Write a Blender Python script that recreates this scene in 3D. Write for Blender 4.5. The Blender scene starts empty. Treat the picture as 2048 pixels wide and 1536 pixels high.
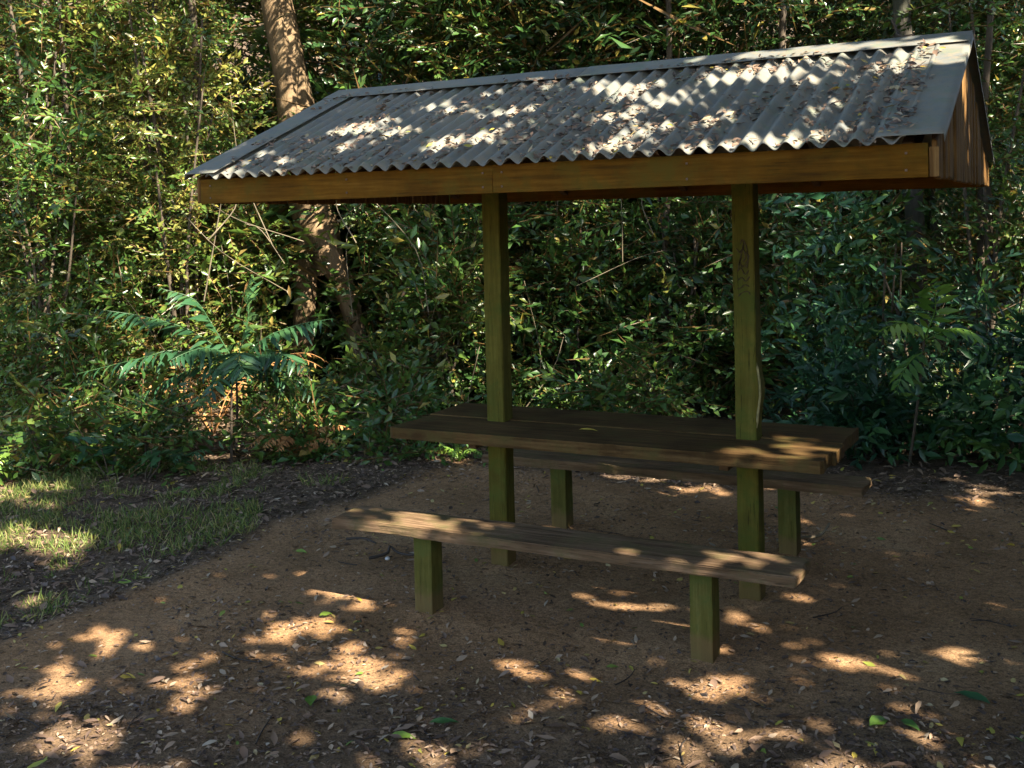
import bpy, bmesh, math
import numpy as np
from mathutils import Matrix, Vector

# ------------------------------------------------------------------ camera, sky, sun, exposure
scene = bpy.context.scene
cam_d = bpy.data.cameras.new("camera")
cam = bpy.data.objects.new("camera", cam_d)
scene.collection.objects.link(cam)
cam_d.sensor_width = 36.0
cam_d.lens = 38.29
cam_d.shift_y = -0.1324
cam_d.clip_end = 500
cr, cu, cf = Vector((.88756, .46003, -.02470)), Vector((.00922, .03588, .99931)), Vector((-.46060, .88718, -.02760))
m = Matrix((cr, cu, -cf)).transposed().to_4x4()
m.translation = Vector((2.647, -4.918, 1.782))
cam.matrix_world = m
scene.camera = cam

SX, SY = 1.0, -0.35                     # direction to the sun per metre of height
sun_dir = Vector((SX, SY, 1.0)).normalized()
elev = math.asin(sun_dir.z)
world = bpy.data.worlds.new("World")
scene.world = world
world.use_nodes = True
wn = world.node_tree
bg = wn.nodes["Background"]
sky = wn.nodes.new("ShaderNodeTexSky")
sky.sky_type = 'NISHITA'
sky.sun_disc = False
sky.sun_elevation = elev
sky.sun_rotation = math.atan2(sun_dir.x, sun_dir.y)
wn.links.new(sky.outputs[0], bg.inputs[0])
bg.inputs[1].default_value = 0.085
sd = bpy.data.lights.new("sun", 'SUN')
sd.energy = 5.0
sd.angle = math.radians(0.5)
sd.color = (1.0, .89, .73)
sun = bpy.data.objects.new("sun", sd)
sun.rotation_euler = sun_dir.to_track_quat('Z', 'Y').to_euler()
scene.collection.objects.link(sun)
scene.view_settings.view_transform = 'Standard'
scene.view_settings.look = 'None'
scene.view_settings.exposure = 2.35
scene.view_settings.gamma = 1.0
scene.cycles.max_bounces = 6
scene.cycles.diffuse_bounces = 3
scene.cycles.transmission_bounces = 3
scene.cycles.use_denoising = True

rng = np.random.default_rng(11)
COL = scene.collection

# ------------------------------------------------------------------ helpers
CX, CY = 2.647, -4.918
RX, RY, FX, FY = .887, .461, -.461, .887


def uvp(u, v):
    "ground-plan point from distances across (u) and into (v) the clearing, seen from its edge"
    return CX + u * RX + v * FX, CY + u * RY + v * FY


def nrm(a):
    return a / np.maximum(np.linalg.norm(a, axis=-1, keepdims=True), 1e-9)


def _hash(i, j, s):
    h = (i.astype(np.int64) * 374761393 + j.astype(np.int64) * 668265263 + s * 974634777) & 0xffffffff
    h = ((h ^ (h >> 13)) * 1274126177) & 0xffffffff
    h = h ^ (h >> 16)
    return (h & 0xffff) / 65535.0


def vnoise(x, y, sc, s=0):
    x = np.asarray(x, float) / sc + 1000.37
    y = np.asarray(y, float) / sc + 1000.71
    i, j = np.floor(x), np.floor(y)
    fx, fy = x - i, y - j
    fx = fx * fx * (3 - 2 * fx)
    fy = fy * fy * (3 - 2 * fy)
    a, b = _hash(i, j, s), _hash(i + 1, j, s)
    c, d = _hash(i, j + 1, s), _hash(i + 1, j + 1, s)
    return (a * (1 - fx) + b * fx) * (1 - fy) + (c * (1 - fx) + d * fx) * fy


def sstep(a, b, x):
    t = np.clip((np.asarray(x, float) - a) / (b - a), 0, 1)
    return t * t * (3 - 2 * t)


def link(o, parent=None):
    COL.objects.link(o)
    if parent is not None:
        o.parent = parent
    return o


def tag(o, label=None, cat=None, group=None, kind=None):
    if label: o["label"] = label
    if cat: o["category"] = cat
    if group: o["group"] = group
    if kind: o["kind"] = kind
    return o


def empty(name, loc):
    o = bpy.data.objects.new(name, None)
    o.empty_display_size = .1
    o.location = loc
    return link(o)


def raw_mesh(name, V, T, mat, tint=None, smooth=False):
    "mesh from a float vertex array and an int array of triangles or quads"
    me = bpy.data.meshes.new(name)
    V = np.ascontiguousarray(V, np.float32)
    T = np.ascontiguousarray(T, np.int32)
    k = T.shape[1]
    me.vertices.add(len(V))
    me.vertices.foreach_set("co", V.ravel())
    me.loops.add(T.size)
    me.loops.foreach_set("vertex_index", T.ravel())
    me.polygons.add(len(T))
    me.polygons.foreach_set("loop_start", np.arange(0, T.size, k, dtype=np.int32))
    if smooth:
        me.polygons.foreach_set("use_smooth", np.ones(len(T), bool))
    if tint is not None:
        a = me.attributes.new("tint", 'FLOAT', 'POINT')
        a.data.foreach_set("value", np.ascontiguousarray(tint, np.float32))
    me.update(calc_edges=True)
    me.materials.append(mat)
    return me


def raw_obj(name, V, T, mat, parent=None, tint=None, smooth=False, origin=None):
    V = np.asarray(V, float)
    if origin is not None:
        V = V - np.asarray(origin)
    o = bpy.data.objects.new(name, raw_mesh(name, V, T, mat, tint, smooth))
    if origin is not None and parent is None:
        o.location = origin
    return link(o, parent)


def box_bm(x0, x1, y0, y1, z0, z1, bev=.004, jit=0, seed=0, cuts=0):
    bm = bmesh.new()
    bmesh.ops.create_cube(bm, size=1)
    for v in bm.verts:
        v.co = Vector(((x0 + x1) / 2 + v.co.x * (x1 - x0), (y0 + y1) / 2 + v.co.y * (y1 - y0), (z0 + z1) / 2 + v.co.z * (z1 - z0)))
    if jit:
        r = np.random.default_rng(seed)
        for v in bm.verts:
            v.co += Vector(r.normal(0, jit, 3))
    if cuts:
        ax = int(np.argmax([x1 - x0, y1 - y0, z1 - z0]))
        es = [e for e in bm.edges if abs((e.verts[0].co - e.verts[1].co)[ax]) > .5 * [x1 - x0, y1 - y0, z1 - z0][ax]]
        bmesh.ops.subdivide_edges(bm, edges=es, cuts=cuts, use_grid_fill=True)
        if jit:
            for v in bm.verts:
                q = Vector(r.normal(0, jit * .7, 3))
                q[ax] *= .3
                v.co += q
    if bev:
        bmesh.ops.bevel(bm, geom=[e for e in bm.edges if e.calc_face_angle(0) > .6], offset=bev, segments=2, affect='EDGES', profile=.6)
    return bm


def prism_bm(outline, z0, z1, bev=.004):
    "an outline in plan, extruded between two heights"
    bm = bmesh.new()
    lo = [bm.verts.new((x, y, z0)) for x, y in outline]
    hi = [bm.verts.new((x, y, z1)) for x, y in outline]
    n = len(outline)
    bm.faces.new(lo[::-1])
    bm.faces.new(hi)
    for i in range(n):
        bm.faces.new((lo[i], lo[(i + 1) % n], hi[(i + 1) % n], hi[i]))
    bmesh.ops.recalc_face_normals(bm, faces=bm.faces)
    if bev:
        bmesh.ops.bevel(bm, geom=[e for e in bm.edges if e.calc_face_angle(0) > .6], offset=bev, segments=2, affect='EDGES', profile=.6)
    return bm


def bobj(name, bm, mat, parent=None):
    me = bpy.data.meshes.new(name)
    bm.to_mesh(me)
    bm.free()
    me.materials.append(mat)
    return link(bpy.data.objects.new(name, me), parent)


def tube(path, rad, sides=7, rough=0, seed=0):
    "a tapering tube along a path -> verts, quads"
    path = np.asarray(path, float)
    n = len(path)
    rad = np.broadcast_to(np.asarray(rad, float), (n,))
    tan = nrm(np.gradient(path, axis=0))
    ref = np.where(np.abs(tan[:, 2:3]) > .9, np.array([[1., 0, 0]]), np.array([[0, 0, 1.]]))
    a = nrm(np.cross(tan, ref))
    for i in range(1, n):
        q = a[i - 1] - tan[i] * (a[i - 1] @ tan[i])
        a[i] = q / max(np.linalg.norm(q), 1e-9)
    b = np.cross(tan, a)
    th = np.arange(sides) / sides * 2 * math.pi
    rr = rad[:, None] * np.ones((1, sides))
    if rough:
        r = np.random.default_rng(seed)
        rr = rr * (1 + rough * r.normal(0, 1, (1, sides)) + rough * .5 * r.normal(0, 1, (n, sides)))
    V = path[:, None] + rr[..., None] * (np.cos(th)[None, :, None] * a[:, None] + np.sin(th)[None, :, None] * b[:, None])
    i = np.arange(n - 1)[:, None] * sides
    j = np.arange(sides)[None]
    k = (j + 1) % sides
    Q = np.stack([i + j, i + k, i + sides + k, i + sides + j], -1).reshape(-1, 4)
    return V.reshape(-1, 3), Q


def smooth_path(pts, n):
    "Catmull-Rom through the points"
    P = np.asarray(pts, float)
    P = np.vstack([2 * P[0] - P[1], P, 2 * P[-1] - P[-2]])
    out = []
    t = np.linspace(0, len(P) - 3 - 1e-6, n)
    for s in t:
        i = int(s)
        f = s - i
        p0, p1, p2, p3 = P[i:i + 4]
        out.append(.5 * (2 * p1 + (p2 - p0) * f + (2 * p0 - 5 * p1 + 4 * p2 - p3) * f * f + (3 * p1 - p0 - 3 * p2 + p3) * f ** 3))
    return np.array(out)


def join(parts):
    Vs, Ts, o = [], [], 0
    for V, T in parts:
        Vs.append(V)
        Ts.append(np.asarray(T) + o)
        o += len(V)
    return np.vstack(Vs), np.vstack(Ts)


def leaf_small(P, D, N, L, W, tint, droop=.12, fold=.16):
    "folded diamond leaves -> verts, tris, tint"
    D = nrm(D)
    N = nrm(N - D * np.sum(N * D, -1, keepdims=True))
    S = np.cross(N, D)
    L = L[:, None]
    W = W[:, None]
    V = np.stack([P, P + .42 * L * D + .5 * W * S + fold * W * N, P + .46 * L * D - .5 * W * S + fold * W * N, P + L * D - droop * L * N], 1)
    n = len(P)
    i = np.arange(n)[:, None] * 4
    T = np.concatenate([i + np.array([[0, 2, 3]]), i + np.array([[0, 3, 1]])], 1).reshape(-1, 3)
    return V.reshape(-1, 3), T, np.repeat(tint, 4)


ST = [.16, .42, .72]
HW = [.27, .5, .27]
_T = [(0, 3, 2), (0, 2, 1)]
for _k in (0, 3):
    a_ = 1 + _k
    _T += [(a_, a_ + 1, a_ + 4), (a_, a_ + 4, a_ + 3), (a_ + 1, a_ + 2, a_ + 5), (a_ + 1, a_ + 5, a_ + 4)]
_T += [(7, 8, 10), (8, 9, 10)]
_T = np.array(_T)


def leaf_big(P, D, N, L, W, tint, droop=.2, fold=.12):
    "leaves with a midrib, shoulders and a bent tip -> verts, tris, tint"
    D = nrm(D)
    N = nrm(N - D * np.sum(N * D, -1, keepdims=True))
    S = np.cross(N, D)
    n = len(P)
    L = L[:, None]
    W = W[:, None]
    dr = np.broadcast_to(np.asarray(droop, float).reshape(-1, 1), (n, 1))
    cols = [P]
    for t, h in zip(ST, HW):
        mid = P + t * L * D - dr * t * t * L * N
        cols += [mid + h * W * S + fold * W * N, mid, mid - h * W * S + fold * W * N]
    cols.append(P + L * D * .97 - dr * L * N)
    V = np.stack(cols, 1)
    i = np.arange(n)[:, None, None] * 11
    T = (i + _T[None]).reshape(-1, 3)
    return V.reshape(-1, 3), T, np.repeat(tint, 11)


def sprays(O, A, N, k, leaf, r, size_jit=.3, spread=.95, step=.55, lift=.0):
    "leafy twigs: k leaves set alternately along each axis A from O. returns leaf P, D, N, L, spray index"
    n = len(O)
    A = nrm(A)
    N = nrm(N - A * np.sum(N * A, -1, keepdims=True))
    S = np.cross(N, A)
    t = (np.arange(k)[None] + r.uniform(-.3, .3, (n, k))) * step * leaf[:, None]
    side = np.where(np.arange(k) % 2 == 0, 1., -1.)[None] * (1 - np.arange(k)[None] / k * .55)
    bend = -(t ** 2)[..., None] * np.array([0, 0, .35])
    P = O[:, None] + t[..., None] * A[:, None] + bend
    D = A[:, None] * 1.0 + (spread * side)[..., None] * S[:, None] + r.normal(0, .22, (n, k, 3)) + np.array([0, 0, lift])
    NN = N[:, None] + r.normal(0, .55, (n, k, 3))
    L = leaf[:, None] * (1 + r.normal(0, size_jit, (n, k))).clip(.45, 1.7)
    return P.reshape(-1, 3), D.reshape(-1, 3), NN.reshape(-1, 3), L.ravel(), np.repeat(np.arange(n), k)


# ------------------------------------------------------------------ materials
def new_mat(name):
    mt = bpy.data.materials.new(name)
    mt.use_nodes = True
    nt = mt.node_tree
    return mt, nt, nt.nodes["Principled BSDF"], nt.nodes["Material Output"]


def ramp(nt, stops, interp='LINEAR'):
    r = nt.nodes.new("ShaderNodeValToRGB")
    r.color_ramp.interpolation = interp
    el = r.color_ramp.elements
    while len(el) > 1:
        el.remove(el[-1])
    el[0].position = stops[0][0]
    el[0].color = (*stops[0][1], 1)
    for p, c in stops[1:]:
        e = el.new(p)
        e.color = (*c, 1)
    return r


def noise(nt, scale, detail=4, vec=None, rough=.55):
    n = nt.nodes.new("ShaderNodeTexNoise")
    n.inputs["Scale"].default_value = scale
    n.inputs["Detail"].default_value = detail
    n.inputs["Roughness"].default_value = rough
    if vec is not None:
        nt.links.new(vec, n.inputs["Vector"])
    return n


def mapping(nt, sc, coord="Object"):
    tc = nt.nodes.new("ShaderNodeTexCoord")
    mp = nt.nodes.new("ShaderNodeMapping")
    mp.inputs["Scale"].default_value = sc
    nt.links.new(tc.outputs[coord], mp.inputs["Vector"])
    return mp.outputs[0]


def mixc(nt, fac, a, b, mode='MIX'):
    x = nt.nodes.new("ShaderNodeMix")
    x.data_type = 'RGBA'
    x.blend_type = mode
    for s, v in ((x.inputs[0], fac), (x.inputs[6], a), (x.inputs[7], b)):
        if isinstance(v, (int, float)):
            s.default_value = v
        elif isinstance(v, tuple):
            s.default_value = (*v, 1)
        else:
            nt.links.new(v, s)
    return x.outputs[2]


def bump(nt, h, strength, dist, bsdf, prev=None):
    b = nt.nodes.new("ShaderNodeBump")
    b.inputs["Strength"].default_value = strength
    b.inputs["Distance"].default_value = dist
    nt.links.new(h, b.inputs["Height"])
    if prev is not None:
        nt.links.new(prev, b.inputs["Normal"])
    nt.links.new(b.outputs[0], bsdf.inputs["Normal"])
    return b.outputs[0]


def leaf_mat(name, stops, rough=.42, transl=.28, spec=.5):
    mt, nt, b, out = new_mat(name)
    at = nt.nodes.new("ShaderNodeAttribute")
    at.attribute_name = "tint"
    rp = ramp(nt, stops)
    nt.links.new(at.outputs["Fac"], rp.inputs[0])
    nt.links.new(rp.outputs[0], b.inputs["Base Color"])
    b.inputs["Roughness"].default_value = rough
    b.inputs["Specular IOR Level"].default_value = spec
    if transl:
        tr = nt.nodes.new("ShaderNodeBsdfTranslucent")
        c = mixc(nt, 1.0, rp.outputs[0], (1.0, 1.0, .45), 'MULTIPLY')
        g = nt.nodes.new("ShaderNodeBrightContrast")
        g.inputs["Bright"].default_value = .02
        nt.links.new(c, g.inputs[0])
        nt.links.new(g.outputs[0], tr.inputs[0])
        mx = nt.nodes.new("ShaderNodeMixShader")
        mx.inputs[0].default_value = transl
        nt.links.new(b.outputs[0], mx.inputs[1])
        nt.links.new(tr.outputs[0], mx.inputs[2])
        nt.links.new(mx.outputs[0], out.inputs[0])
    return mt


def wood_mat(name, dark, mid, light, axis, rough=.8, moss=None, grain=1.0, crack=.35, splash=False):
    mt, nt, b, out = new_mat(name)
    s = {'x': (1.2, 22, 22), 'y': (22, 1.2, 22), 'z': (22, 22, 1.2)}[axis]
    oi = nt.nodes.new("ShaderNodeObjectInfo")
    v = mapping(nt, s)
    ad = nt.nodes.new("ShaderNodeVectorMath")
    ad.operation = 'ADD'
    nt.links.new(v, ad.inputs[0])
    mu = nt.nodes.new("ShaderNodeVectorMath")
    mu.operation = 'SCALE'
    mu.inputs[0].default_value = (17, 31, 23)
    nt.links.new(oi.outputs["Random"], mu.inputs["Scale"])
    nt.links.new(mu.outputs[0], ad.inputs[1])
    n1 = noise(nt, 2.2, 6, ad.outputs[0], .65)
    r1 = ramp(nt, [(.3, dark), (.5, mid), (.72, light)])
    nt.links.new(n1.outputs[0], r1.inputs[0])
    col = r1.outputs[0]
    v2 = mapping(nt, (1, 1, 1))
    n2 = noise(nt, 3.2, 5, v2, .6)
    r2 = ramp(nt, [(.35, (.62, .62, .62)), (.65, (1.15, 1.15, 1.15))])
    nt.links.new(n2.outputs[0], r2.inputs[0])
    col = mixc(nt, 1.0, col, r2.outputs[0], 'MULTIPLY')
    if moss:
        n3 = noise(nt, 6.5, 6, v2, .7)
        r3 = ramp(nt, [(.48, (0, 0, 0)), (.66, (1, 1, 1))])
        nt.links.new(n3.outputs[0], r3.inputs[0])
        col = mixc(nt, r3.outputs[0], col, moss)
    n4 = noise(nt, 5.5, 3, ad.outputs[0], .5)
    r4 = ramp(nt, [(.30, (.25, .25, .25)), (.36, (1, 1, 1))])
    nt.links.new(n4.outputs[0], r4.inputs[0])
    col = mixc(nt, crack, col, mixc(nt, 1.0, col, r4.outputs[0], 'MULTIPLY'))
    if splash:                                  # soil splashed up the foot by rain
        sx_ = nt.nodes.new("ShaderNodeSeparateXYZ")
        nt.links.new(v2, sx_.inputs[0])
        n5 = noise(nt, 16, 4, v2, .7)
        ma = nt.nodes.new("ShaderNodeMath")
        ma.operation = 'MULTIPLY_ADD'
        nt.links.new(n5.outputs[0], ma.inputs[0])
        ma.inputs[1].default_value = -.14
        nt.links.new(sx_.outputs[2], ma.inputs[2])
        r5 = ramp(nt, [(0, (.5, .5, .5)), (.05, (0, 0, 0))])
        nt.links.new(ma.outputs[0], r5.inputs[0])
        col = mixc(nt, r5.outputs[0], col, (.17, .10, .05))
    nt.links.new(col, b.inputs["Base Color"])
    b.inputs["Roughness"].default_value = rough
    b.inputs["Specular IOR Level"].default_value = .12
    p = bump(nt, n1.outputs[0], .6 * grain, .01, b)
    bump(nt, r4.outputs[0], .5 * grain, .006, b, p)
    return mt


M = {}
M['post'] = wood_mat('mossy_olive_timber', (.07, .062, .011), (.105, .092, .015), (.145, .125, .026), 'z', .85, (.068, .082, .014), .6, .7, True)
M['leg'] = wood_mat('mossy_green_timber', (.068, .066, .015), (.105, .098, .022), (.15, .138, .042), 'z', .85, (.07, .088, .022), .5, .6, True)
M['fascia'] = wood_mat('brown_stained_timber', (.065, .029, .002), (.125, .055, .003), (.185, .088, .010), 'x', .8, (.085, .056, .006), .4)
M['gable'] = wood_mat('brown_split_board', (.09, .045, .013), (.17, .09, .028), (.27, .16, .06), 'z', .75, None, .8)
M['table'] = wood_mat('red_brown_tabletop_timber', (.042, .023, .008), (.088, .050, .017), (.165, .10, .038), 'x', .8, (.075, .058, .018), .9)
M['bench'] = wood_mat('grey_brown_weathered_timber', (.085, .055, .028), (.17, .108, .06), (.30, .20, .125), 'x', .8, (.105, .085, .038), 1.2, .6)
M['frame'] = wood_mat('dark_roof_timber', (.06, .035, .02), (.10, .06, .03), (.15, .09, .05), 'x', .85)


def metal_mat():
    mt, nt, b, out = new_mat('weathered_blue_grey_roof_sheet')
    v = mapping(nt, (1, 1, 1))
    n1 = noise(nt, 3.0, 6, v, .65)
    r1 = ramp(nt, [(.3, (.095, .106, .104)), (.5, (.142, .15, .138)), (.72, (.205, .195, .16))])
    nt.links.new(n1.outputs[0], r1.inputs[0])
    n2 = noise(nt, 26, 6, v, .75)
    r2 = ramp(nt, [(.44, (0, 0, 0)), (.70, (1, 1, 1))])
    nt.links.new(n2.outputs[0], r2.inputs[0])
    c = mixc(nt, r2.outputs[0], r1.outputs[0], (.20, .165, .11))
    n3 = noise(nt, 9, 6, v, .7)
    r3 = ramp(nt, [(.52, (0, 0, 0)), (.68, (.8, .8, .8))])
    nt.links.new(n3.outputs[0], r3.inputs[0])
    c = mixc(nt, r3.outputs[0], c, (.12, .15, .10))
    n4 = noise(nt, 60, 3, v, .6)
    r4 = ramp(nt, [(.66, (0, 0, 0)), (.74, (.9, .9, .9))])
    nt.links.new(n4.outputs[0], r4.inputs[0])
    c = mixc(nt, r4.outputs[0], c, (.05, .045, .035))
    nt.links.new(c, b.inputs["Base Color"])
    b.inputs["Roughness"].default_value = .62
    b.inputs["Metallic"].default_value = .0
    b.inputs["Specular IOR Level"].default_value = .4
    bump(nt, n2.outputs[0], .35, .004, b)
    return mt


M['roof'] = metal_mat()


def plain_mat(name, col, rough=.7, var=.3, scale=12):
    mt, nt, b, out = new_mat(name)
    n1 = noise(nt, scale, 5, mapping(nt, (1, 1, 1)))
    lo = tuple(c * (1 - var) for c in col)
    hi = tuple(c * (1 + var) for c in col)
    r = ramp(nt, [(.35, lo), (.65, hi)])
    nt.links.new(n1.outputs[0], r.inputs[0])
    nt.links.new(r.outputs[0], b.inputs["Base Color"])
    b.inputs["Roughness"].default_value = rough
    bump(nt, n1.outputs[0], .4, .01, b)
    return mt


M['ink'] = plain_mat('dark_scratched_marks', (.045, .030, .010), .8, .5, 60)
M['scar'] = plain_mat('bare_splintered_wood', (.24, .21, .085), .8, .3, 30)
M['twig'] = plain_mat('dark_twig_bark', (.035, .025, .018), .8)
M['paletwig'] = plain_mat('pale_dry_stems', (.15, .12, .075), .8, .45, 5)
M['stone'] = plain_mat('pale_stone', (.5, .48, .46), .8, .2, 30)
M['nail'] = plain_mat('rusty_bolt', (.12, .07, .04), .6)


def bark_mat(name, dark, mid, light, patch):
    mt, nt, b, out = new_mat(name)
    v = mapping(nt, (1, 1, .35))
    n1 = noise(nt, 9, 8, v, .7)
    r1 = ramp(nt, [(.32, dark), (.5, mid), (.7, light)])
    nt.links.new(n1.outputs[0], r1.inputs[0])
    n2 = noise(nt, 3.5, 5, v, .6)
    r2 = ramp(nt, [(.50, (0, 0, 0)), (.60, (1, 1, 1))])
    nt.links.new(n2.outputs[0], r2.inputs[0])
    c = mixc(nt, r2.outputs[0], r1.outputs[0], patch)
    nt.links.new(c, b.inputs["Base Color"])
    b.inputs["Roughness"].default_value = .85
    bump(nt, n1.outputs[0], .9, .03, b)
    return mt


M['bark_red'] = bark_mat('flaking_red_brown_bark', (.065, .043, .020), (.17, .112, .054), (.33, .235, .13), (.25, .165, .088))
M['bark_thin'] = bark_mat('thin_brown_bark', (.03, .024, .016), (.075, .056, .036), (.14, .105, .07), (.09, .07, .045))
M['bark_dark'] = bark_mat('dark_trunk_bark', (.03, .025, .018), (.06, .05, .035), (.10, .085, .06), (.05, .05, .03))

DK = (.020, .048, .016)
G1 = (.042, .105, .022)
G2 = (.092, .155, .024)
YG = (.21, .22, .05)
YL = (.36, .30, .06)
BR = (.16, .09, .04)
M['leaf'] = leaf_mat('forest_leaf', [(0, DK), (.35, G1), (.62, G2), (.82, YG), (.93, YL), (1, BR)], .33)
M['leaf_gloss'] = leaf_mat('glossy_dark_leaf', [(0, (.012, .040, .022)), (.4, (.022, .075, .034)), (.75, (.050, .125, .034)), (1, (.13, .22, .04))], .32, .22, .45)
M['leaf_frond'] = leaf_mat('blue_green_frond', [(0, (.02, .062, .030)), (.5, (.036, .108, .044)), (1, (.10, .175, .045))], .38, .25)
M['leaf_bright'] = leaf_mat('bright_green_leaf', [(0, (.05, .13, .02)), (.5, (.10, .22, .03)), (1, (.22, .32, .05))], .4, .32)
M['dead_frond'] = leaf_mat('orange_brown_dead_frond', [(0, (.16, .07, .022)), (.5, (.32, .155, .055)), (1, (.48, .28, .12))], .7, .15, .2)
M['grass'] = leaf_mat('short_grass_blade', [(0, (.055, .095, .02)), (.4, (.11, .165, .035)), (.68, (.22, .23, .065)), (1, (.36, .27, .14))], .55, .25, .3)
M['litter'] = leaf_mat('dead_leaf', [(0, (.045, .030, .024)), (.25, (.10, .065, .045)), (.45, (.17, .11, .075)), (.62, (.26, .18, .12)), (.76, (.36, .26, .17)),
                                     (.86, (.34, .29, .22)), (.93, (.42, .30, .05)), (.97, (.20, .24, .04)), (1, (.07, .15, .03))], .6, .08, .35)


def ground_mat():
    mt, nt, b, out = new_mat('bare_brown_soil')
    tc = nt.nodes.new("ShaderNodeTexCoord")
    v = tc.outputs["Object"]
    n1 = noise(nt, 1.3, 8, v, .65)
    r1 = ramp(nt, [(.3, (.21, .122, .056)), (.5, (.335, .196, .098)), (.72, (.45, .29, .155))])
    nt.links.new(n1.outputs[0], r1.inputs[0])
    at = nt.nodes.new("ShaderNodeAttribute")
    at.attribute_name = "tint"
    n5 = noise(nt, 7, 6, v, .7)
    hum = ramp(nt, [(.35, (.065, .046, .028)), (.55, (.13, .092, .058)), (.72, (.22, .158, .105))])
    nt.links.new(n5.outputs[0], hum.inputs[0])
    c = mixc(nt, at.outputs["Fac"], r1.outputs[0], hum.outputs[0])
    n2 = noise(nt, 38, 6, v, .7)
    r2 = ramp(nt, [(.34, (.45, .45, .45)), (.5, (1, 1, 1)), (.7, (1.2, 1.2, 1.2))])
    nt.links.new(n2.outputs[0], r2.inputs[0])
    c = mixc(nt, .8, c, mixc(nt, 1.0, c, r2.outputs[0], 'MULTIPLY'))
    nt.links.new(c, b.inputs["Base Color"])
    b.inputs["Roughness"].default_value = .92
    b.inputs["Specular IOR Level"].default_value = .15
    n6 = noise(nt, 130, 4, v, .7)
    r6 = ramp(nt, [(.36, (.5, .5, .5)), (.52, (1, 1, 1)), (.68, (1.35, 1.3, 1.25))])
    nt.links.new(n6.outputs[0], r6.inputs[0])
    c = mixc(nt, 1.0, c, r6.outputs[0], 'MULTIPLY')
    nt.links.new(c, b.inputs["Base Color"])
    p = bump(nt, n5.outputs[0], .7, .035, b)
    p = bump(nt, n2.outputs[0], 1.0, .016, b, p)
    bump(nt, n6.outputs[0], .8, .006, b, p)
    return mt


M['ground'] = ground_mat()


# ------------------------------------------------------------------ ground
def humus(x, y):
    "0 on the trodden dirt pad, 1 on the forest floor and its litter"
    x, y = np.asarray(x, float), np.asarray(y, float)
    wob = (vnoise(x, y, .35, 5) - .5) * .35 + (vnoise(x, y, 1.1, 6) - .5) * .4
    left = sstep(-1.38, -1.62, x + wob * .5)
    back = sstep(1.75, 2.25, y + wob - .12 * x)
    front = sstep(-1.15, -1.9, y + wob * 1.6 - .35 * (x - .3)) * .8
    return np.maximum(np.maximum(left, back), front)


def gh(x, y):
    x, y = np.asarray(x, float), np.asarray(y, float)
    h = humus(x, y)
    v = (x - CX) * FX + (y - CY) * FY
    out = np.maximum(sstep(-1.4, -1.9, x), sstep(1.9, 2.6, y))
    z = (vnoise(x, y, .5, 1) - .5) * .022 + (vnoise(x, y, .16, 2) - .5) * .010 + h * (vnoise(x, y, .09, 3) - .5) * .014
    z = z + out * ((vnoise(x, y, 1.4, 4) - .5) * .10 - .02)
    flat = np.exp(-((x - .65) / 1.4) ** 4 - (y / 1.2) ** 4)
    z = z * (1 - .5 * flat)
    for px, py in ((0, 0), (1.3, 0), (0, -.727), (1.303, -.727), (0, .727), (1.303, .727)):
        d2 = (x - px) ** 2 + (y - py) ** 2
        z = z + .016 * np.exp(-d2 / .0085) * (.6 + .8 * vnoise(x, y, .06, 12))
    z = z - .028 * np.exp(-((x - .65) / .9) ** 4 - ((y + .98) / .2) ** 2)
    hill = np.maximum(v - 12.5, 0)
    z = z + np.minimum(hill * .42, 14) + sstep(11, 15, v) * (vnoise(x, y, 2.5, 8) - .5) * .8
    return z


def axis_coords(a, b, step, far):
    mid = np.arange(a, b + step / 2, step)
    g = step * 1.14 ** np.arange(1, 70)
    o = np.cumsum(g)
    o = o[o < far]
    return np.concatenate([(a - o)[::-1], mid, b + o])


gx = axis_coords(-4.2, 3.2, .035, 130)
gy = axis_coords(-3.0, 3.4, .035, 130)
X, Y = np.meshgrid(gx, gy, indexing='ij')
nx, ny = X.shape
V = np.stack([X, Y, gh(X, Y)], -1).reshape(-1, 3)
i = np.arange(nx - 1)[:, None] * ny
j = np.arange(ny - 1)[None]
Q = np.stack([i + j, i + ny + j, i + ny + j + 1, i + j + 1], -1).reshape(-1, 4)
tag(raw_obj('ground', V, Q, M['ground'], tint=humus(X, Y).ravel(), smooth=True), 'brown dirt clearing floor running back under the forest', kind='structure')

# ------------------------------------------------------------------ picnic shelter
RX0, RX1, EY, EZ, RZ = -.9545, 2.2728, -1.185, 2.0034, 2.489
FZ0, FZ1, FYF = 1.883, 1.994, -1.133
SP, PW, PD = 1.30, .0496, .0489
shelter = tag(empty('picnic_shelter', (0, 0, 0)), 'open timber picnic shelter with blue-grey corrugated gable roof on two olive posts', 'shelter')

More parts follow.
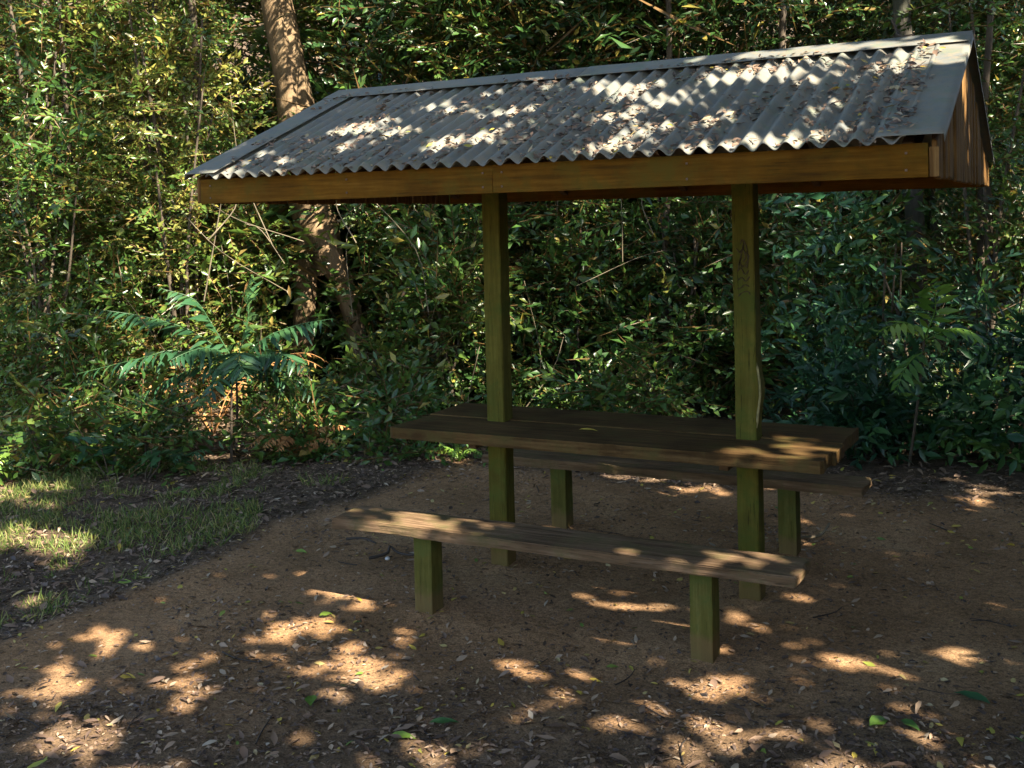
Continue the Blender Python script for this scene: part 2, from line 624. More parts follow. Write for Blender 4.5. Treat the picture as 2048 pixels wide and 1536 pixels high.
# posts
for k, px in enumerate((0, SP)):
    bm = box_bm(px - PW, px + PW, -PD, PD, -.15, 2.30, 0, 0)
    es = [e for e in bm.edges if abs(e.verts[0].co.z - e.verts[1].co.z) > 1]
    bmesh.ops.subdivide_edges(bm, edges=es, cuts=48, use_grid_fill=True)
    r = np.random.default_rng(40 + k)
    for v in bm.verts:
        v.co.x += r.normal(0, .0007)
        v.co.y += r.normal(0, .0007)
        if k == 1 and v.co.x > px + .02:
            z = v.co.z
            v.co.x += .016 * math.exp(-((z - .97) / .08) ** 2) - .008 * math.exp(-((z - .80) / .05) ** 2)
    bmesh.ops.bevel(bm, geom=[e for e in bm.edges if e.calc_face_angle(0) > .9], offset=.004, segments=2, affect='EDGES')
    post = bobj('post', bm, M['post'], shelter)
    if k == 1:
        post['label'] = 'post with dark scratched marks and a splintered scar above the tabletop'
        # splintered scar on the right-hand arris
        pth = smooth_path([(px + .046, -.040, .80), (px + .053, -.040, .88), (px + .063, -.040, .95), (px + .061, -.040, 1.02), (px + .050, -.040, 1.10)], 14)
        bobj_v, bobj_q = tube(pth, [.002] + [.0075] * 12 + [.002], 7, .1, 3)
        raw_obj('scar', bobj_v, bobj_q, M['scar'], post)
        # scratched scribble, ribbons 2 mm proud of the face
        strokes = [[(-.012, 1.64), (-.002, 1.66), (.004, 1.63), (-.008, 1.59), (-.022, 1.53)], [(-.020, 1.60), (.002, 1.615), (.012, 1.58), (.0, 1.56)],
                   [(.004, 1.66), (.018, 1.62), (.022, 1.57), (.010, 1.55)], [(-.028, 1.515), (-.01, 1.53), (.008, 1.50), (.024, 1.52)],
                   [(-.026, 1.475), (-.006, 1.487), (.010, 1.47), (.028, 1.492)], [(-.030, 1.435), (-.012, 1.44), (.006, 1.455), (.026, 1.446)],
                   [(-.018, 1.56), (-.004, 1.535), (.016, 1.545)], [(-.03, 1.62), (-.01, 1.60), (.006, 1.645)], [(-.006, 1.58), (-.018, 1.55), (.002, 1.54)], [(.012, 1.60), (.026, 1.585), (.016, 1.53)], [(-.026, 1.40), (-.008, 1.418), (.02, 1.424), (.03, 1.41)]]
        parts = []
        for s in strokes:
            p2 = smooth_path([(px + a, 0, b) for a, b in s], 14)
            t = nrm(np.gradient(p2, axis=0))
            sd_ = np.stack([-t[:, 2], t[:, 1], t[:, 0]], -1) * (.0012 + .0016 * np.abs(np.sin(np.linspace(0, 9, 14))))[:, None]
            a = p2 + sd_
            b_ = p2 - sd_
            a[:, 1] = b_[:, 1] = -PD - .0022
            VV = np.vstack([a, b_, a + (0, .003, 0), b_ + (0, .003, 0)])
            n = 14
            q = np.arange(n - 1)
            QQ = np.vstack([np.stack([q, q + 1, n + q + 1, n + q], -1), np.stack([q, 2 * n + q, 2 * n + q + 1, q + 1], -1), np.stack([n + q, n + q + 1, 3 * n + q + 1, 3 * n + q], -1)])
            parts.append((VV, QQ))
        VV, QQ = join(parts)
        g = raw_obj('scratched_marks', VV, QQ, M['ink'], post)

# hidden roof frame
for yy in (-.075, .04):
    bobj('roof_beam', box_bm(RX0 + .1, RX1 - .12, yy, yy + .035, 2.18, 2.34, .003), M['frame'], shelter)
sl = (RZ - EZ) / -EY


def slope_z(y):
    return RZ - abs(y) * sl


for xx in (-.86, -.1, .65, 1.40, 2.15):
    for s in (-1, 1):
        bm = box_bm(xx - .018, xx + .018, -.5, .5, -.045, .045, .003)
        L = 1.06 / math.cos(math.atan(sl))
        for v in bm.verts:
            y = v.co.y * 1.06 + .56
            v.co = Vector((v.co.x, s * y, slope_z(y) - .085 + v.co.z))
        if s < 0:
            bmesh.ops.reverse_faces(bm, faces=bm.faces)
        bobj('rafter', bm, M['frame'], shelter)

# fascia boards: front in two lengths with a joint, back in one
J = .604
bobj('fascia_board', box_bm(-.9205, J - .0006, FYF, FYF + .03, FZ0, FZ1, .003, .0008, 1, 6), M['fascia'], shelter)
bobj('fascia_board', box_bm(J + .0006, 2.219, FYF - .001, FYF + .03, FZ0, FZ1 + .001, .003, .0008, 2, 6), M['fascia'], shelter)
bobj('fascia_board', box_bm(-.9205, 2.219, -FYF - .03, -FYF, FZ0, FZ1, .003), M['fascia'], shelter)
for xx in (-.86, -.1, .56, .645, 1.40, 2.15):
    for zz in (FZ0 + .025, FZ1 - .03):
        bobj('nail_head', box_bm(xx - .004, xx + .004, FYF - .0035, FYF + .002, zz - .004, zz + .004, .0015), M['nail'], shelter)
for s in (-1, 1):
    y0 = FYF + .004 if s < 0 else -FYF - .026
    bobj('corner_trim', box_bm(2.221, 2.2515, y0, y0 + .022, FZ0 + .001, FZ1 - .012, .003), M['gable'], shelter)
# gable boards, each one split timber
r = np.random.default_rng(5)
for gx0, sgn in ((2.2335, 1), (-.9375, -1)):
    y = -1.128
    while y < 1.10:
        w = r.uniform(.075, .10)
        y1 = min(y + w, 1.128)
        ya, yb = y + .003, y1 - .003
        za, zb = slope_z(ya) - .026, slope_z(yb) - .026
        off = r.uniform(-.006, .006)
        x0, x1 = gx0 - .009 + off, gx0 + .009 + off
        bm = bmesh.new()
        zl = FZ0 + .002 + r.uniform(-.006, .004)
        vs = [bm.verts.new(c) for c in ((x0, ya, zl), (x1, ya, zl), (x1, yb, zl), (x0, yb, zl), (x0, ya, za), (x1, ya, za), (x1, yb, zb), (x0, yb, zb))]
        for f in ((3, 2, 1, 0), (4, 5, 6, 7), (0, 1, 5, 4), (1, 2, 6, 5), (2, 3, 7, 6), (3, 0, 4, 7)):
            bm.faces.new([vs[k] for k in f])
        bmesh.ops.bevel(bm, geom=list(bm.edges), offset=.004, segments=1, affect='EDGES')
        bobj('gable_board', bm, M['gable'], shelter)
        y = y1

# corrugated sheets
PITCH, AMP = .0762, .014
cosl = 1 / math.sqrt(1 + sl * sl)
NY, NZ = sl * cosl, cosl                      # outward normal of the front slope is (0,-NY,NZ)


def roof_pt(x, d, off, s):
    "point on slope s (-1 front, 1 back), d metres down from the ridge, off metres above the roof plane"
    return np.stack([x, s * (d * cosl + off * NY), RZ - d * sl * cosl + off * NZ], -1)


SLEN = -EY / cosl
xa, xb = RX0 + .115, RX1 - .115
nsh = 4
for s in (-1, 1):
    for k in range(nsh):
        x0 = xa + (xb - xa) * k / nsh
        x1 = xa + (xb - xa) * (k + 1) / nsh + (.05 if k < nsh - 1 else 0)
        nxs = int((x1 - x0) / PITCH * 12)
        xs = np.linspace(x0, x1, nxs + 1)
        ds = np.linspace(.04, SLEN + (.004 if k % 2 else 0), 18)
        XX, DD = np.meshgrid(xs, ds, indexing='ij')
        sag = (vnoise(XX, DD, .6, 20 + k) - .5) * .004
        o1 = AMP * np.sin(2 * math.pi * (XX - xa) / PITCH) + sag + .0018 * k
        top = roof_pt(XX, DD, o1, s)
        bot = roof_pt(XX, DD, o1 - .0035, s)
        V = np.concatenate([top.reshape(-1, 3), bot.reshape(-1, 3)])
        nn = (nxs + 1) * 18
        i = np.arange(nxs)[:, None] * 18
        j = np.arange(17)[None]
        f1 = np.stack([i + j, i + j + 1, i + 18 + j + 1, i + 18 + j], -1).reshape(-1, 4)
        f2 = f1[:, ::-1] + nn
        e = np.arange(nxs) * 18 + 17
        f3 = np.stack([e, e + nn, e + 18 + nn, e + 18], -1)
        if s > 0:
            f1, f2, f3 = f1[:, ::-1], f2[:, ::-1], f3[:, ::-1]
        raw_obj('roof_sheet', V, np.vstack([f1, f2, f3]), M['roof'], shelter, smooth=True)


def flat_sheet(name, x0, x1, d0, d1, off, s, fold=None, seed=0):
    "thin bent flashing sheet with a little buckle"
    nx_, nd = 9, 22
    XX, DD = np.meshgrid(np.linspace(x0, x1, nx_), np.linspace(d0, d1, nd), indexing='ij')
    o = off + (vnoise(XX, DD, .14, seed) - .5) * .005 + (vnoise(XX, DD, .4, seed + 1) - .5) * .006
    top = roof_pt(XX, DD, o, s)
    if fold is not None:
        ix = -1 if fold > 0 else 0
        edge = top[ix].copy()
        edge[:, 2] -= .028
        edge[:, 0] += fold * .002
        top = np.concatenate([top, edge[None]]) if fold > 0 else np.concatenate([edge[None], top])
        nx_ += 1
    bot = top + np.array([0, 0, -.0025])
    V = np.concatenate([top.reshape(-1, 3), bot.reshape(-1, 3)])
    nn = nx_ * nd
    i = np.arange(nx_ - 1)[:, None] * nd
    j = np.arange(nd - 1)[None]
    f1 = np.stack([i + j, i + j + 1, i + nd + j + 1, i + nd + j], -1).reshape(-1, 4)
    e = np.arange(nx_ - 1) * nd + nd - 1
    f3 = np.stack([e, e + nn, e + nd + nn, e + nd], -1)
    g = np.arange(nd - 1)
    f4 = np.stack([g, g + nn, g + 1 + nn, g + 1], -1)
    h = (nx_ - 1) * nd + np.arange(nd - 1)
    f5 = np.stack([h, h + 1, h + 1 + nn, h + nn], -1)
    F_ = np.vstack([f1, f1[:, ::-1] + nn, f3, f4, f5])
    if s > 0:
        F_ = F_[:, ::-1]
    return raw_obj(name, V, F_, M['roof'], shelter)


for s in (-1, 1):
    flat_sheet('verge_flashing', RX1 - .205, RX1, .0, SLEN + .002, .0180, s, 1, 31)
    flat_sheet('verge_flashing', RX0, RX0 + .175, .0, SLEN + .002, .0180, s, -1, 33)
    for k, (a, b) in enumerate(((RX0 + .002, .62), (.55, RX1 - .002))):
        flat_sheet('ridge_cap', a, b, 0, .155, .0215 + .003 * k, s, None, 35 + k)

# ------------------------------------------------------------------ table and benches
table = tag(empty('picnic_table', (.64, 0, 0)), 'dark red-brown plank picnic table built around the two posts', 'table')


def tpart(name, bm, mat):
    for v in bm.verts:
        v.co.x -= .64
    return bobj(name, bm, mat, table)


TX0, TX1, TY, TZ, TT = -.435, 1.715, .383, .750, .056
r = np.random.default_rng(9)
gap = .0009
ys = [-TY, -.192, 0, .192, TY]
for k in range(4):
    ya, yb = ys[k] + gap, ys[k + 1] - gap
    xl, xr = TX0 + r.uniform(-.012, .012), TX1 + r.uniform(-.012, .012)
    c = .003
    if k in (0, 3):
        ol = [(xl, ya), (xr, ya), (xr, yb), (xl, yb)]
        if k == 0:
            ol = [(xl - .01, ya + .02), (xl + .015, ya), (xr - .012, ya), (xr, ya + .02), (xr, yb), (xl, yb)]
    elif k == 1:
        n_ = PD + c
        ol = [(xl, ya), (xr, ya), (xr, yb), (SP + PW + c, yb), (SP + PW + c, -n_), (SP - PW - c, -n_), (SP - PW - c, yb), (PW + c, yb), (PW + c, -n_), (-PW - c, -n_), (-PW - c, yb), (xl, yb)]
    else:
        n_ = PD + c
        ol = [(xl, ya), (-PW - c, ya), (-PW - c, n_), (PW + c, n_), (PW + c, ya), (SP - PW - c, ya), (SP - PW - c, n_), (SP + PW + c, n_), (SP + PW + c, ya), (xr, ya), (xr, yb), (xl, yb)]
    dz = [0, -.003, .002, -.001][k]
    ol2 = []                                   # wobbly, chipped long edges
    for a_, b_ in zip(ol, ol[1:] + ol[:1]):
        ol2.append(a_)
        ln_ = math.hypot(b_[0] - a_[0], b_[1] - a_[1])
        if ln_ > .3 or abs(b_[1] - a_[1]) > .12:
            m_ = int(ln_ / .035)
            for t_ in range(1, m_):
                f_ = t_ / m_
                chip = r.uniform(0, .0035) + (.006 if r.random() < .06 else 0)
                q_ = [a_[0] + (b_[0] - a_[0]) * f_, a_[1] + (b_[1] - a_[1]) * f_]
                if abs(b_[0] - a_[0]) > abs(b_[1] - a_[1]):
                    q_[1] += (1 if q_[1] < (ya + yb) / 2 else -1) * chip * (1 if k in (0, 3) else .2)
                else:
                    q_[0] += (1 if q_[0] < .6 else -1) * chip * 2
                ol2.append(tuple(q_))
    ol = ol2
    tpart('tabletop_plank', prism_bm(ol, TZ - TT + dz, TZ + dz, .003), M['table'])
for px in (-PW - .047, SP - PW - .047):
    tpart('cross_bearer', box_bm(px, px + .045, -.17, .24, TZ - TT - .070, TZ - TT - .005, .004), M['frame'])
    for yy in (-.02, .02):
        tpart('bolt', box_bm(px - .008, px, yy - .008, yy + .008, TZ - TT - .06, TZ - TT - .044, .002), M['nail'])


def bench(y0, y1, ly, label, near, seed):
    o = tag(empty('bench', (.63, (y0 + y1) / 2, 0)), label, 'bench', 'fixed benches along the table')
    cx_, cy_ = .63, (y0 + y1) / 2
    r = np.random.default_rng(seed)
    BX0, BX1, BZ, BT = -.452, 1.703, .410, .047
    # one heavy plank with worn, uneven ends
    nl = 60
    xs = np.linspace(BX0, BX1, nl)
    bm = bmesh.new()
    rings = []
    for a, x in enumerate(xs):
        ring = []
        prof = [(y0, BZ - BT), (y0, BZ - BT * .5), (y0, BZ), (y0 + .06, BZ), (y0 + .12, BZ), (y0 + .18, BZ), (y1, BZ), (y1, BZ - BT)]
        for q, (yy, zz) in enumerate(prof):
            endw = math.exp(-min(a, nl - 1 - a) / 2.5)
            n1 = float(vnoise(x, q * 3.1 + seed, .06, seed)) - .5
            n2 = float(vnoise(x, q * 1.7 + seed, .3, seed + 1)) - .5
            ring.append(bm.verts.new((x - cx_ + endw * r.uniform(-.008, .008) * 1.2, yy - cy_ + .004 * n2 + .003 * n1 * (q in (0, 1, 2, 6, 7)), zz + .004 * n2 + .0035 * n1 - (endw * .004 * r.random() if near else 0))))
        rings.append(ring)
    m_ = len(rings[0])
    for a in range(nl - 1):
        for b in range(m_):
            bm.faces.new((rings[a][b], rings[a][(b + 1) % m_], rings[a + 1][(b + 1) % m_], rings[a + 1][b]))
    bm.faces.new(rings[0][::-1])
    bm.faces.new(rings[-1])
    bmesh.ops.recalc_face_normals(bm, faces=bm.faces)
    bmesh.ops.bevel(bm, geom=[e for e in bm.edges if e.calc_face_angle(0) > .9], offset=.005, segments=2, affect='EDGES')
    bobj('seat', bm, M['bench'], o)
    for lx in (-.001, 1.303):
        b_ = box_bm(lx - .048 - cx_, lx + .048 - cx_, ly - .048 - cy_, ly + .048 - cy_, -.12, BZ - BT - .004, .005, .0012, seed + 3, 8)
        bobj('leg', b_, M['leg'], o)
    return o


bench(-.845, -.598, -.727, 'weathered grey-brown plank bench on two green legs, in front of the table', True, 61)
bench(.598, .845, .727, 'shaded plank bench half hidden behind the table', False, 71)

# ------------------------------------------------------------------ unseen canopy over the clearing, shaped to place sun and shade
# patches of ground (seen down the sun's rays) where holes are cut for sunlight
HOLES = [  # x, y, half-length, half-width, turn
    (-1.22, -.70, .25, .045, .15), (-.62, -.74, .40, .04, -.1), (-.18, -1.17, .20, .06, .2), (.10, -1.30, .22, .07, .1), (.22, -1.50, .24, .08, .2), (-.12, -1.42, .12, .06, 0),
    (-.58, -.58, .42, .06, -.02), (-.2, -.60, .2, .045, 0), (.62, -.31, .26, .035, .05), (.95, -.33, .16, .04, 0), (1.33, -.27, .16, .05, -.2), (1.60, -.43, .22, .05, -.1),
    (1.05, -.92, .16, .05, .1), (1.22, -.84, .12, .04, .1), (1.52, -.95, .12, .05, .2), (1.90, -.55, .18, .05, -.3), (2.0, -.62, .12, .04, -.3),
    (1.62, -1.22, .34, .07, .15), (2.05, -1.08, .30, .06, .1), (1.45, -1.45, .26, .07, .2), (1.95, -1.38, .25, .06, .1), (2.25, -.85, .2, .04, -.2), (1.10, -1.42, .15, .05, .3),
    (.75, -1.12, .13, .04, .1), (.45, -1.05, .12, .035, .2), (.90, -.69, .22, .03, 0), (1.20, -.67, .17, .035, 0), (1.05, -.58, .2, .03, 0), (.45, -.70, .12, .02, 0), (.60, -.67, .1, .02, 0),
    (.68, .34, .20, .035, .05), (.85, .18, .16, .035, .1), (.80, .26, .12, .025, 0), (.95, .05, .12, .03, 0), (.55, -.03, .1, .025, 0), (.62, .06, .12, .025, 0), (.70, -.10, .24, .04, 0), (.86, -.05, .15, .03, 0),
    (.33, -.34, .03, .05, 0), (.28, -.12, .02, .07, 0),
    (1.42, 1.02, .25, .05, .1), (1.9, .85, .18, .04, 0), (1.6, .62, .12, .03, 0), (1.2, 1.4, .2, .05, .1),
    (-7.6, 5.4, 1.6, .7, .3), (-5.8, 4.8, 1.0, .55, 0), (-5.0, 2.6, .5, .25, 0), (-3.6, 2.2, .3, .12, 0), (-3.0, 1.95, .35, .16, 0), (-5.3, 3.2, .5, .25, 0), (-4.4, 2.2, .3, .1, .3), (-9.0, 5.6, .8, .5, 0), (-2.75, -.68, .5, .17, .2), (-2.2, -.85, .22, .07, 0), (-2.9, -.5, .3, .1, .1), (-3.6, .2, .3, .08, 0), (-.9, -1.95, .25, .06, 0), (-.5, -2.2, .3, .08, .2),
    (.1, -2.1, .2, .06, .1), (.75, -1.75, .15, .05, .3), (1.0, -2.0, .2, .05, 0), (-.95, -1.35, .14, .04, 0),
    (1.75, .25, .22, .04, -.1), (1.5, .1, .12, .03, 0), (2.3, .3, .15, .04, 0), (2.45, -.35, .2, .035, -.2), (-1.9, -1.3, .1, .04, .2), (-1.45, -1.75, .08, .03, 0), (-.3, -1.85, .16, .05, .2),
    (-3.3, -.1, .25, .06, 0), (-2.2, .3, .16, .05, 0), (-3.9, .9, .3, .1, 0), (-2.7, 1.3, .25, .07, .2), (-1.95, -.35, .12, .04, 0), (.3, -1.95, .12, .04, 0), (1.35, -1.75, .3, .06, .15), (1.75, -1.65, .2, .05, .1),
    (1.25, -1.12, .14, .04, .2), (.05, -.98, .12, .03, .1), (-.05, -.83, .12, .025, 0), (.5, -1.3, .1, .035, .2), (.8, -1.48, .12, .04, .2),
    (.25, -1.02, .12, .03, .1), (1.4, -.62, .12, .03, 0), (1.72, -.78, .16, .04, -.2), (2.15, -.30, .14, .035, -.2), (2.3, -1.2, .2, .05, 0), (1.9, -1.6, .2, .05, .1), (.6, -1.95, .2, .06, .1), (-1.2, -1.0, .08, .03, .1), (-.2, -2.4, .3, .07, 0), (-1.0, -1.65, .2, .05, .1), (.95, -1.28, .14, .04, .2), (-.75, -1.1, .12, .04, 0),
    # roof dapples
    (-1.05, .62, .3, .03, .1), (-2.85, -.3, .1, .06, 0), (-2.4, -.22, .14, .035, .2), (-2.05, .32, .16, .035, .2), (-2.35, .55, .2, .03, .1), (-1.65, .52, .16, .03, .1), (-1.7, -.1, .14, .04, .2), (-2.5, .42, .12, .03, 0), (-1.45, .3, .12, .035, .1), (-1.9, -.22, .22, .05, .2), (-1.35, -.05, .2, .04, .2), (-2.6, .1, .2, .04, .2), (-.1, .62, .2, .04, 0), (-.15, -.3, .12, .05, 0), (-1.15, .2, .14, .04, .3),
    (-2.55, -.38, .30, .05, .1), (-2.75, -.15, .14, .05, 0), (-2.2, -.05, .2, .05, .2), (-1.75, .15, .2, .05, .2), (-1.3, .45, .2, .04, .1), (-1.2, .80, .34, .05, 0),
    (-.75, -.38, .35, .04, 0), (-.4, -.42, .2, .04, 0), (-.9, -.12, .2, .06, .2), (-.65, -.15, .14, .05, .1), (-.3, -.1, .12, .04, .1), (-1.5, -.35, .12, .035, 0),
    (-.6, .7, .2, .04, 0), (-.2, .35, .12, .04, .1), (-2.0, .62, .2, .04, 0), (-2.3, .3, .16, .04, 0)]


def open_frac(x, y):
    f = np.full_like(x, .03)
    f = np.where((y < -.9) & (x > -.6), .13, f)
    f = np.where((y < -.9) & (x > -3.5) & (x <= -.6), .07, f)
    f = np.where((y > -.95) & (y < 1.6) & (x > 1.0), .09, f)
    f = np.where((x > -3.1) & (x < .3) & (y > -.5) & (y < .95), .20, f)
    f = np.where((x < -1.7) & (y > -1.1) & (y < 1.6), .26, f)
    f = np.where(y > 1.6, .44, f)
    f = np.where((y > 1.2) & (x < -4.2), .52, f)
    f = np.where((y > 1.2) & (x < -6.2), .68, f)
    f = np.where((y > 2) & (x > -1.5), .32, f)
    f = np.where(y > 8.3, .07, f)
    return f


NC = 150000
r = np.random.default_rng(77)
NL_ = 46000
gxx = np.concatenate([r.uniform(-18, 4.2, NC - NL_), r.uniform(-4.5, 4.2, NL_)])
gyy = np.concatenate([r.uniform(-4.2, 14, NC - NL_), r.uniform(-4.2, 3.2, NL_)])
nz = .45 * vnoise(gxx, gyy, .17, 50) + .33 * vnoise(gxx, gyy, .6, 51) + .22 * vnoise(gxx, gyy, 1.7, 52)
srt = np.sort(nz)
rank = np.searchsorted(srt, nz) / NC
keep = rank < 1 - open_frac(gxx, gyy)
for hx, hy, ha, hb, ht in HOLES:
    dx, dy = gxx - hx, gyy - hy
    c_, s_ = math.cos(ht), math.sin(ht)
    keep &= (((dx * c_ + dy * s_) / (ha * 1.08 + .04)) ** 2 + ((-dx * s_ + dy * c_) / (hb * 1.2 + .055)) ** 2 + (vnoise(gxx, gyy, .085, 55) - .5) * 2.0) > 1
gxx, gyy = gxx[keep], gyy[keep]
n = len(gxx)
low = sstep(-4.5, -3.2, gxx) * sstep(3.2, 2.2, gyy)
hh = (7.2 - 2.9 * low) + (2.2 - 1.2 * low) * vnoise(gxx, gyy, 1.5, 53) + r.uniform(0, .8, n) * (1 - .5 * low)
P = np.stack([gxx + SX * hh, gyy + SY * hh, hh], -1)
D = r.normal(0, 1, (n, 3)) * (1, 1, .5)
N = r.normal(0, .5, (n, 3)) + np.array(sun_dir) * 1.0
L = r.uniform(.13, .24, n)
V, T, tn = leaf_small(P, D, N, L, L * r.uniform(.5, .65, n), r.uniform(0, .7, n))
canopy = raw_obj('dapple_canopy', V, T, M['leaf'], tint=tn)
tag(canopy, 'unseen overhead mass of rainforest leaves, its gaps shaped to dapple the clearing', 'canopy', kind='stuff')

# ------------------------------------------------------------------ forest behind the clearing
rw = np.random.default_rng(123)


def tilt_frames(n, r, out=None, up=.55, droop=.1):
    "twig axes that reach out and up, leaf planes that face the light"
    A = r.normal(0, 1, (n, 3)) * (1, 1, .55)
    if out is not None:
        A = A + out
    A[:, 2] += up - droop
    N = r.normal(0, .62, (n, 3)) + np.array([.30, -.40, .95])
    return nrm(A), N


def twig_strips(O, A, N, ln):
    "the thin woody twig under each row of leaves"
    n = len(O)
    return leaf_small(O - nrm(A) * ln[:, None] * .25, A, N, ln * 1.25, np.full(n, .009), np.full(n, .995), .05, .0)


def leaf_tints(n, idx, r, base, spread=.13, dead=.03):
    nsp = idx.max() + 1
    t = base + r.normal(0, spread, nsp)[idx] + r.normal(0, .07, n)
    t = t.clip(0, .86)
    d = r.random(n)
    t = np.where(d < dead, r.uniform(.9, 1, n), t)
    return t


# far mass, one body of leaves that nobody could count
blocks = []
NS = 40000
v = 10.2 + 6.5 * rw.random(NS) ** 1.1
u = rw.uniform(-.62, .60, NS) * v
z = rw.uniform(.02, 1, NS) ** .9 * (1.6 + v * .36)
dens = vnoise(u, z * 1.3, .9, 60) * .6 + vnoise(u + v, z, .35, 61) * .4
k_ = (dens > .385) & ~((np.abs(u / v + .19 + .012 * (z - 2.5)) < .040) & (v < 12.1))
u, v, z = u[k_], v[k_], z[k_]
x, y = uvp(u, v)
O = np.stack([x, y, z + gh(x, y)], -1)
A, N = tilt_frames(len(O), rw, np.array([-FX, -FY, 0]) * .5)
kind_ = vnoise(u * 1.0 + v * .7, z, .55, 67)
lf = np.where(kind_ < .52, rw.uniform(.034, .058, len(O)), np.where(kind_ < .8, rw.uniform(.06, .095, len(O)), rw.uniform(.10, .15, len(O)))) * (1 + .5 * sstep(12.5, 16, v)) * (1 + .35 * (vnoise(u, z, 1.3, 62) > .6))
P, D, NN, L, ix = sprays(O, A, N, 12, lf, rw)
blocks.append(twig_strips(O, A, N, lf * 12 * .55))
base = .27 + .30 * sstep(0, -4, u[ix]) + .2 * (vnoise(u, z, 1.1, 63)[ix] - .5)
tn = leaf_tints(len(P), ix, rw, base, .16, .06)
blocks.append(leaf_small(P, D, NN, L, L * np.where(kind_ < .52, .52, np.where(kind_ < .8, .42, .26))[ix] * rw.uniform(.8, 1.2, len(L)), tn))
NS = 15000
v = rw.uniform(12.6, 21, NS)
u = rw.uniform(-.62, .60, NS) * v
x, y = uvp(u, v)
O = np.stack([x, y, gh(x, y) + rw.uniform(.05, 1.3, NS)], -1)
A, N = tilt_frames(NS, rw, np.array([-FX, -FY, 0]) * .4)
P, D, NN, L, ix = sprays(O, A, N, 9, rw.uniform(.12, .2, NS), rw)
blocks.append(leaf_small(P, D, NN, L, L * .55, leaf_tints(len(P), ix, rw, .15)))  # slope leaves tinted darker to stand in for deep forest shade
# unseen thicket added on the right to darken the post sides, below the sun's path
NS = 9000
x = rw.uniform(4.6, 8.6, NS)
y = rw.uniform(-5.5, 7.5, NS)
z = rw.random(NS) * np.maximum(x - 2.9, .6)
O = np.stack([x, y, z], -1)
A, N = tilt_frames(NS, rw, np.array([-1., 0, 0]) * .5)
P, D, NN, L, ix = sprays(O, A, N, 9, rw.uniform(.12, .18, NS), rw)
blocks.append(leaf_small(P, D, NN, L, L * .5, leaf_tints(len(P), ix, rw, .3)))
# low ground cover along the forest edge
NS = 2600
v = rw.uniform(8.6, 11.5, NS)
u = rw.uniform(-.52, .50, NS) * v
edge = 8.3 + .35 * np.sin(u * 1.3) + .6 * sstep(-.5, -3, u)
k_ = (v > edge) & (vnoise(u, v, .5, 66) > .42)
u, v = u[k_], v[k_]
x, y = uvp(u, v)
O = np.stack([x, y, gh(x, y) + rw.uniform(.0, .38, len(x)) * sstep(8.3, 10, v) + .02], -1)
A, N = tilt_frames(len(O), rw, None, .7)
lf = rw.uniform(.035, .075, len(O))
P, D, NN, L, ix = sprays(O, A, N, 8, lf, rw)
blocks.append(leaf_small(P, D, NN, L, L * rw.uniform(.35, .55, len(L)), leaf_tints(len(P), ix, rw, .42, .16, .08)))
V, T = join([(b[0], b[1]) for b in blocks])
tag(raw_obj('forest_undergrowth', V, T, M['leaf'], tint=np.concatenate([b[2] for b in blocks])), 'dense green rainforest undergrowth filling the background', 'undergrowth', kind='stuff')

# bare dry stems and vines tangled through it
parts = []
for k in range(150):
    v0 = rw.uniform(8.9, 13)
    u0 = rw.uniform(-.5, .47) * v0
    x0, y0 = uvp(u0, v0)
    z0 = float(gh(x0, y0)) + rw.uniform(0, 1.8) * (rw.random() < .45)
    ln = rw.uniform(.4, 1.5)
    d = nrm(rw.normal(0, 1, 3) * (.45, .45, .3) + (0, 0, rw.uniform(.5, 1.3)))
    c1 = rw.normal(0, .22, 3) * ln
    pts = np.array([[x0, y0, z0], np.array([x0, y0, z0]) + d * ln * .5 + c1 * .5, np.array([x0, y0, z0]) + d * ln + c1 * rw.uniform(-.5, .5)])
    pts[:, 2] = np.maximum(pts[:, 2], .03)
    rd = rw.uniform(.0025, .007)
    parts.append(tube(smooth_path(pts, 9), np.linspace(rd, rd * .5, 9), 5))
V, Q = join(parts)
tag(raw_obj('dry_stems', V, Q, M['paletwig'], smooth=True), 'tangle of thin bare stems and vines among the undergrowth', 'stems', kind='stuff')


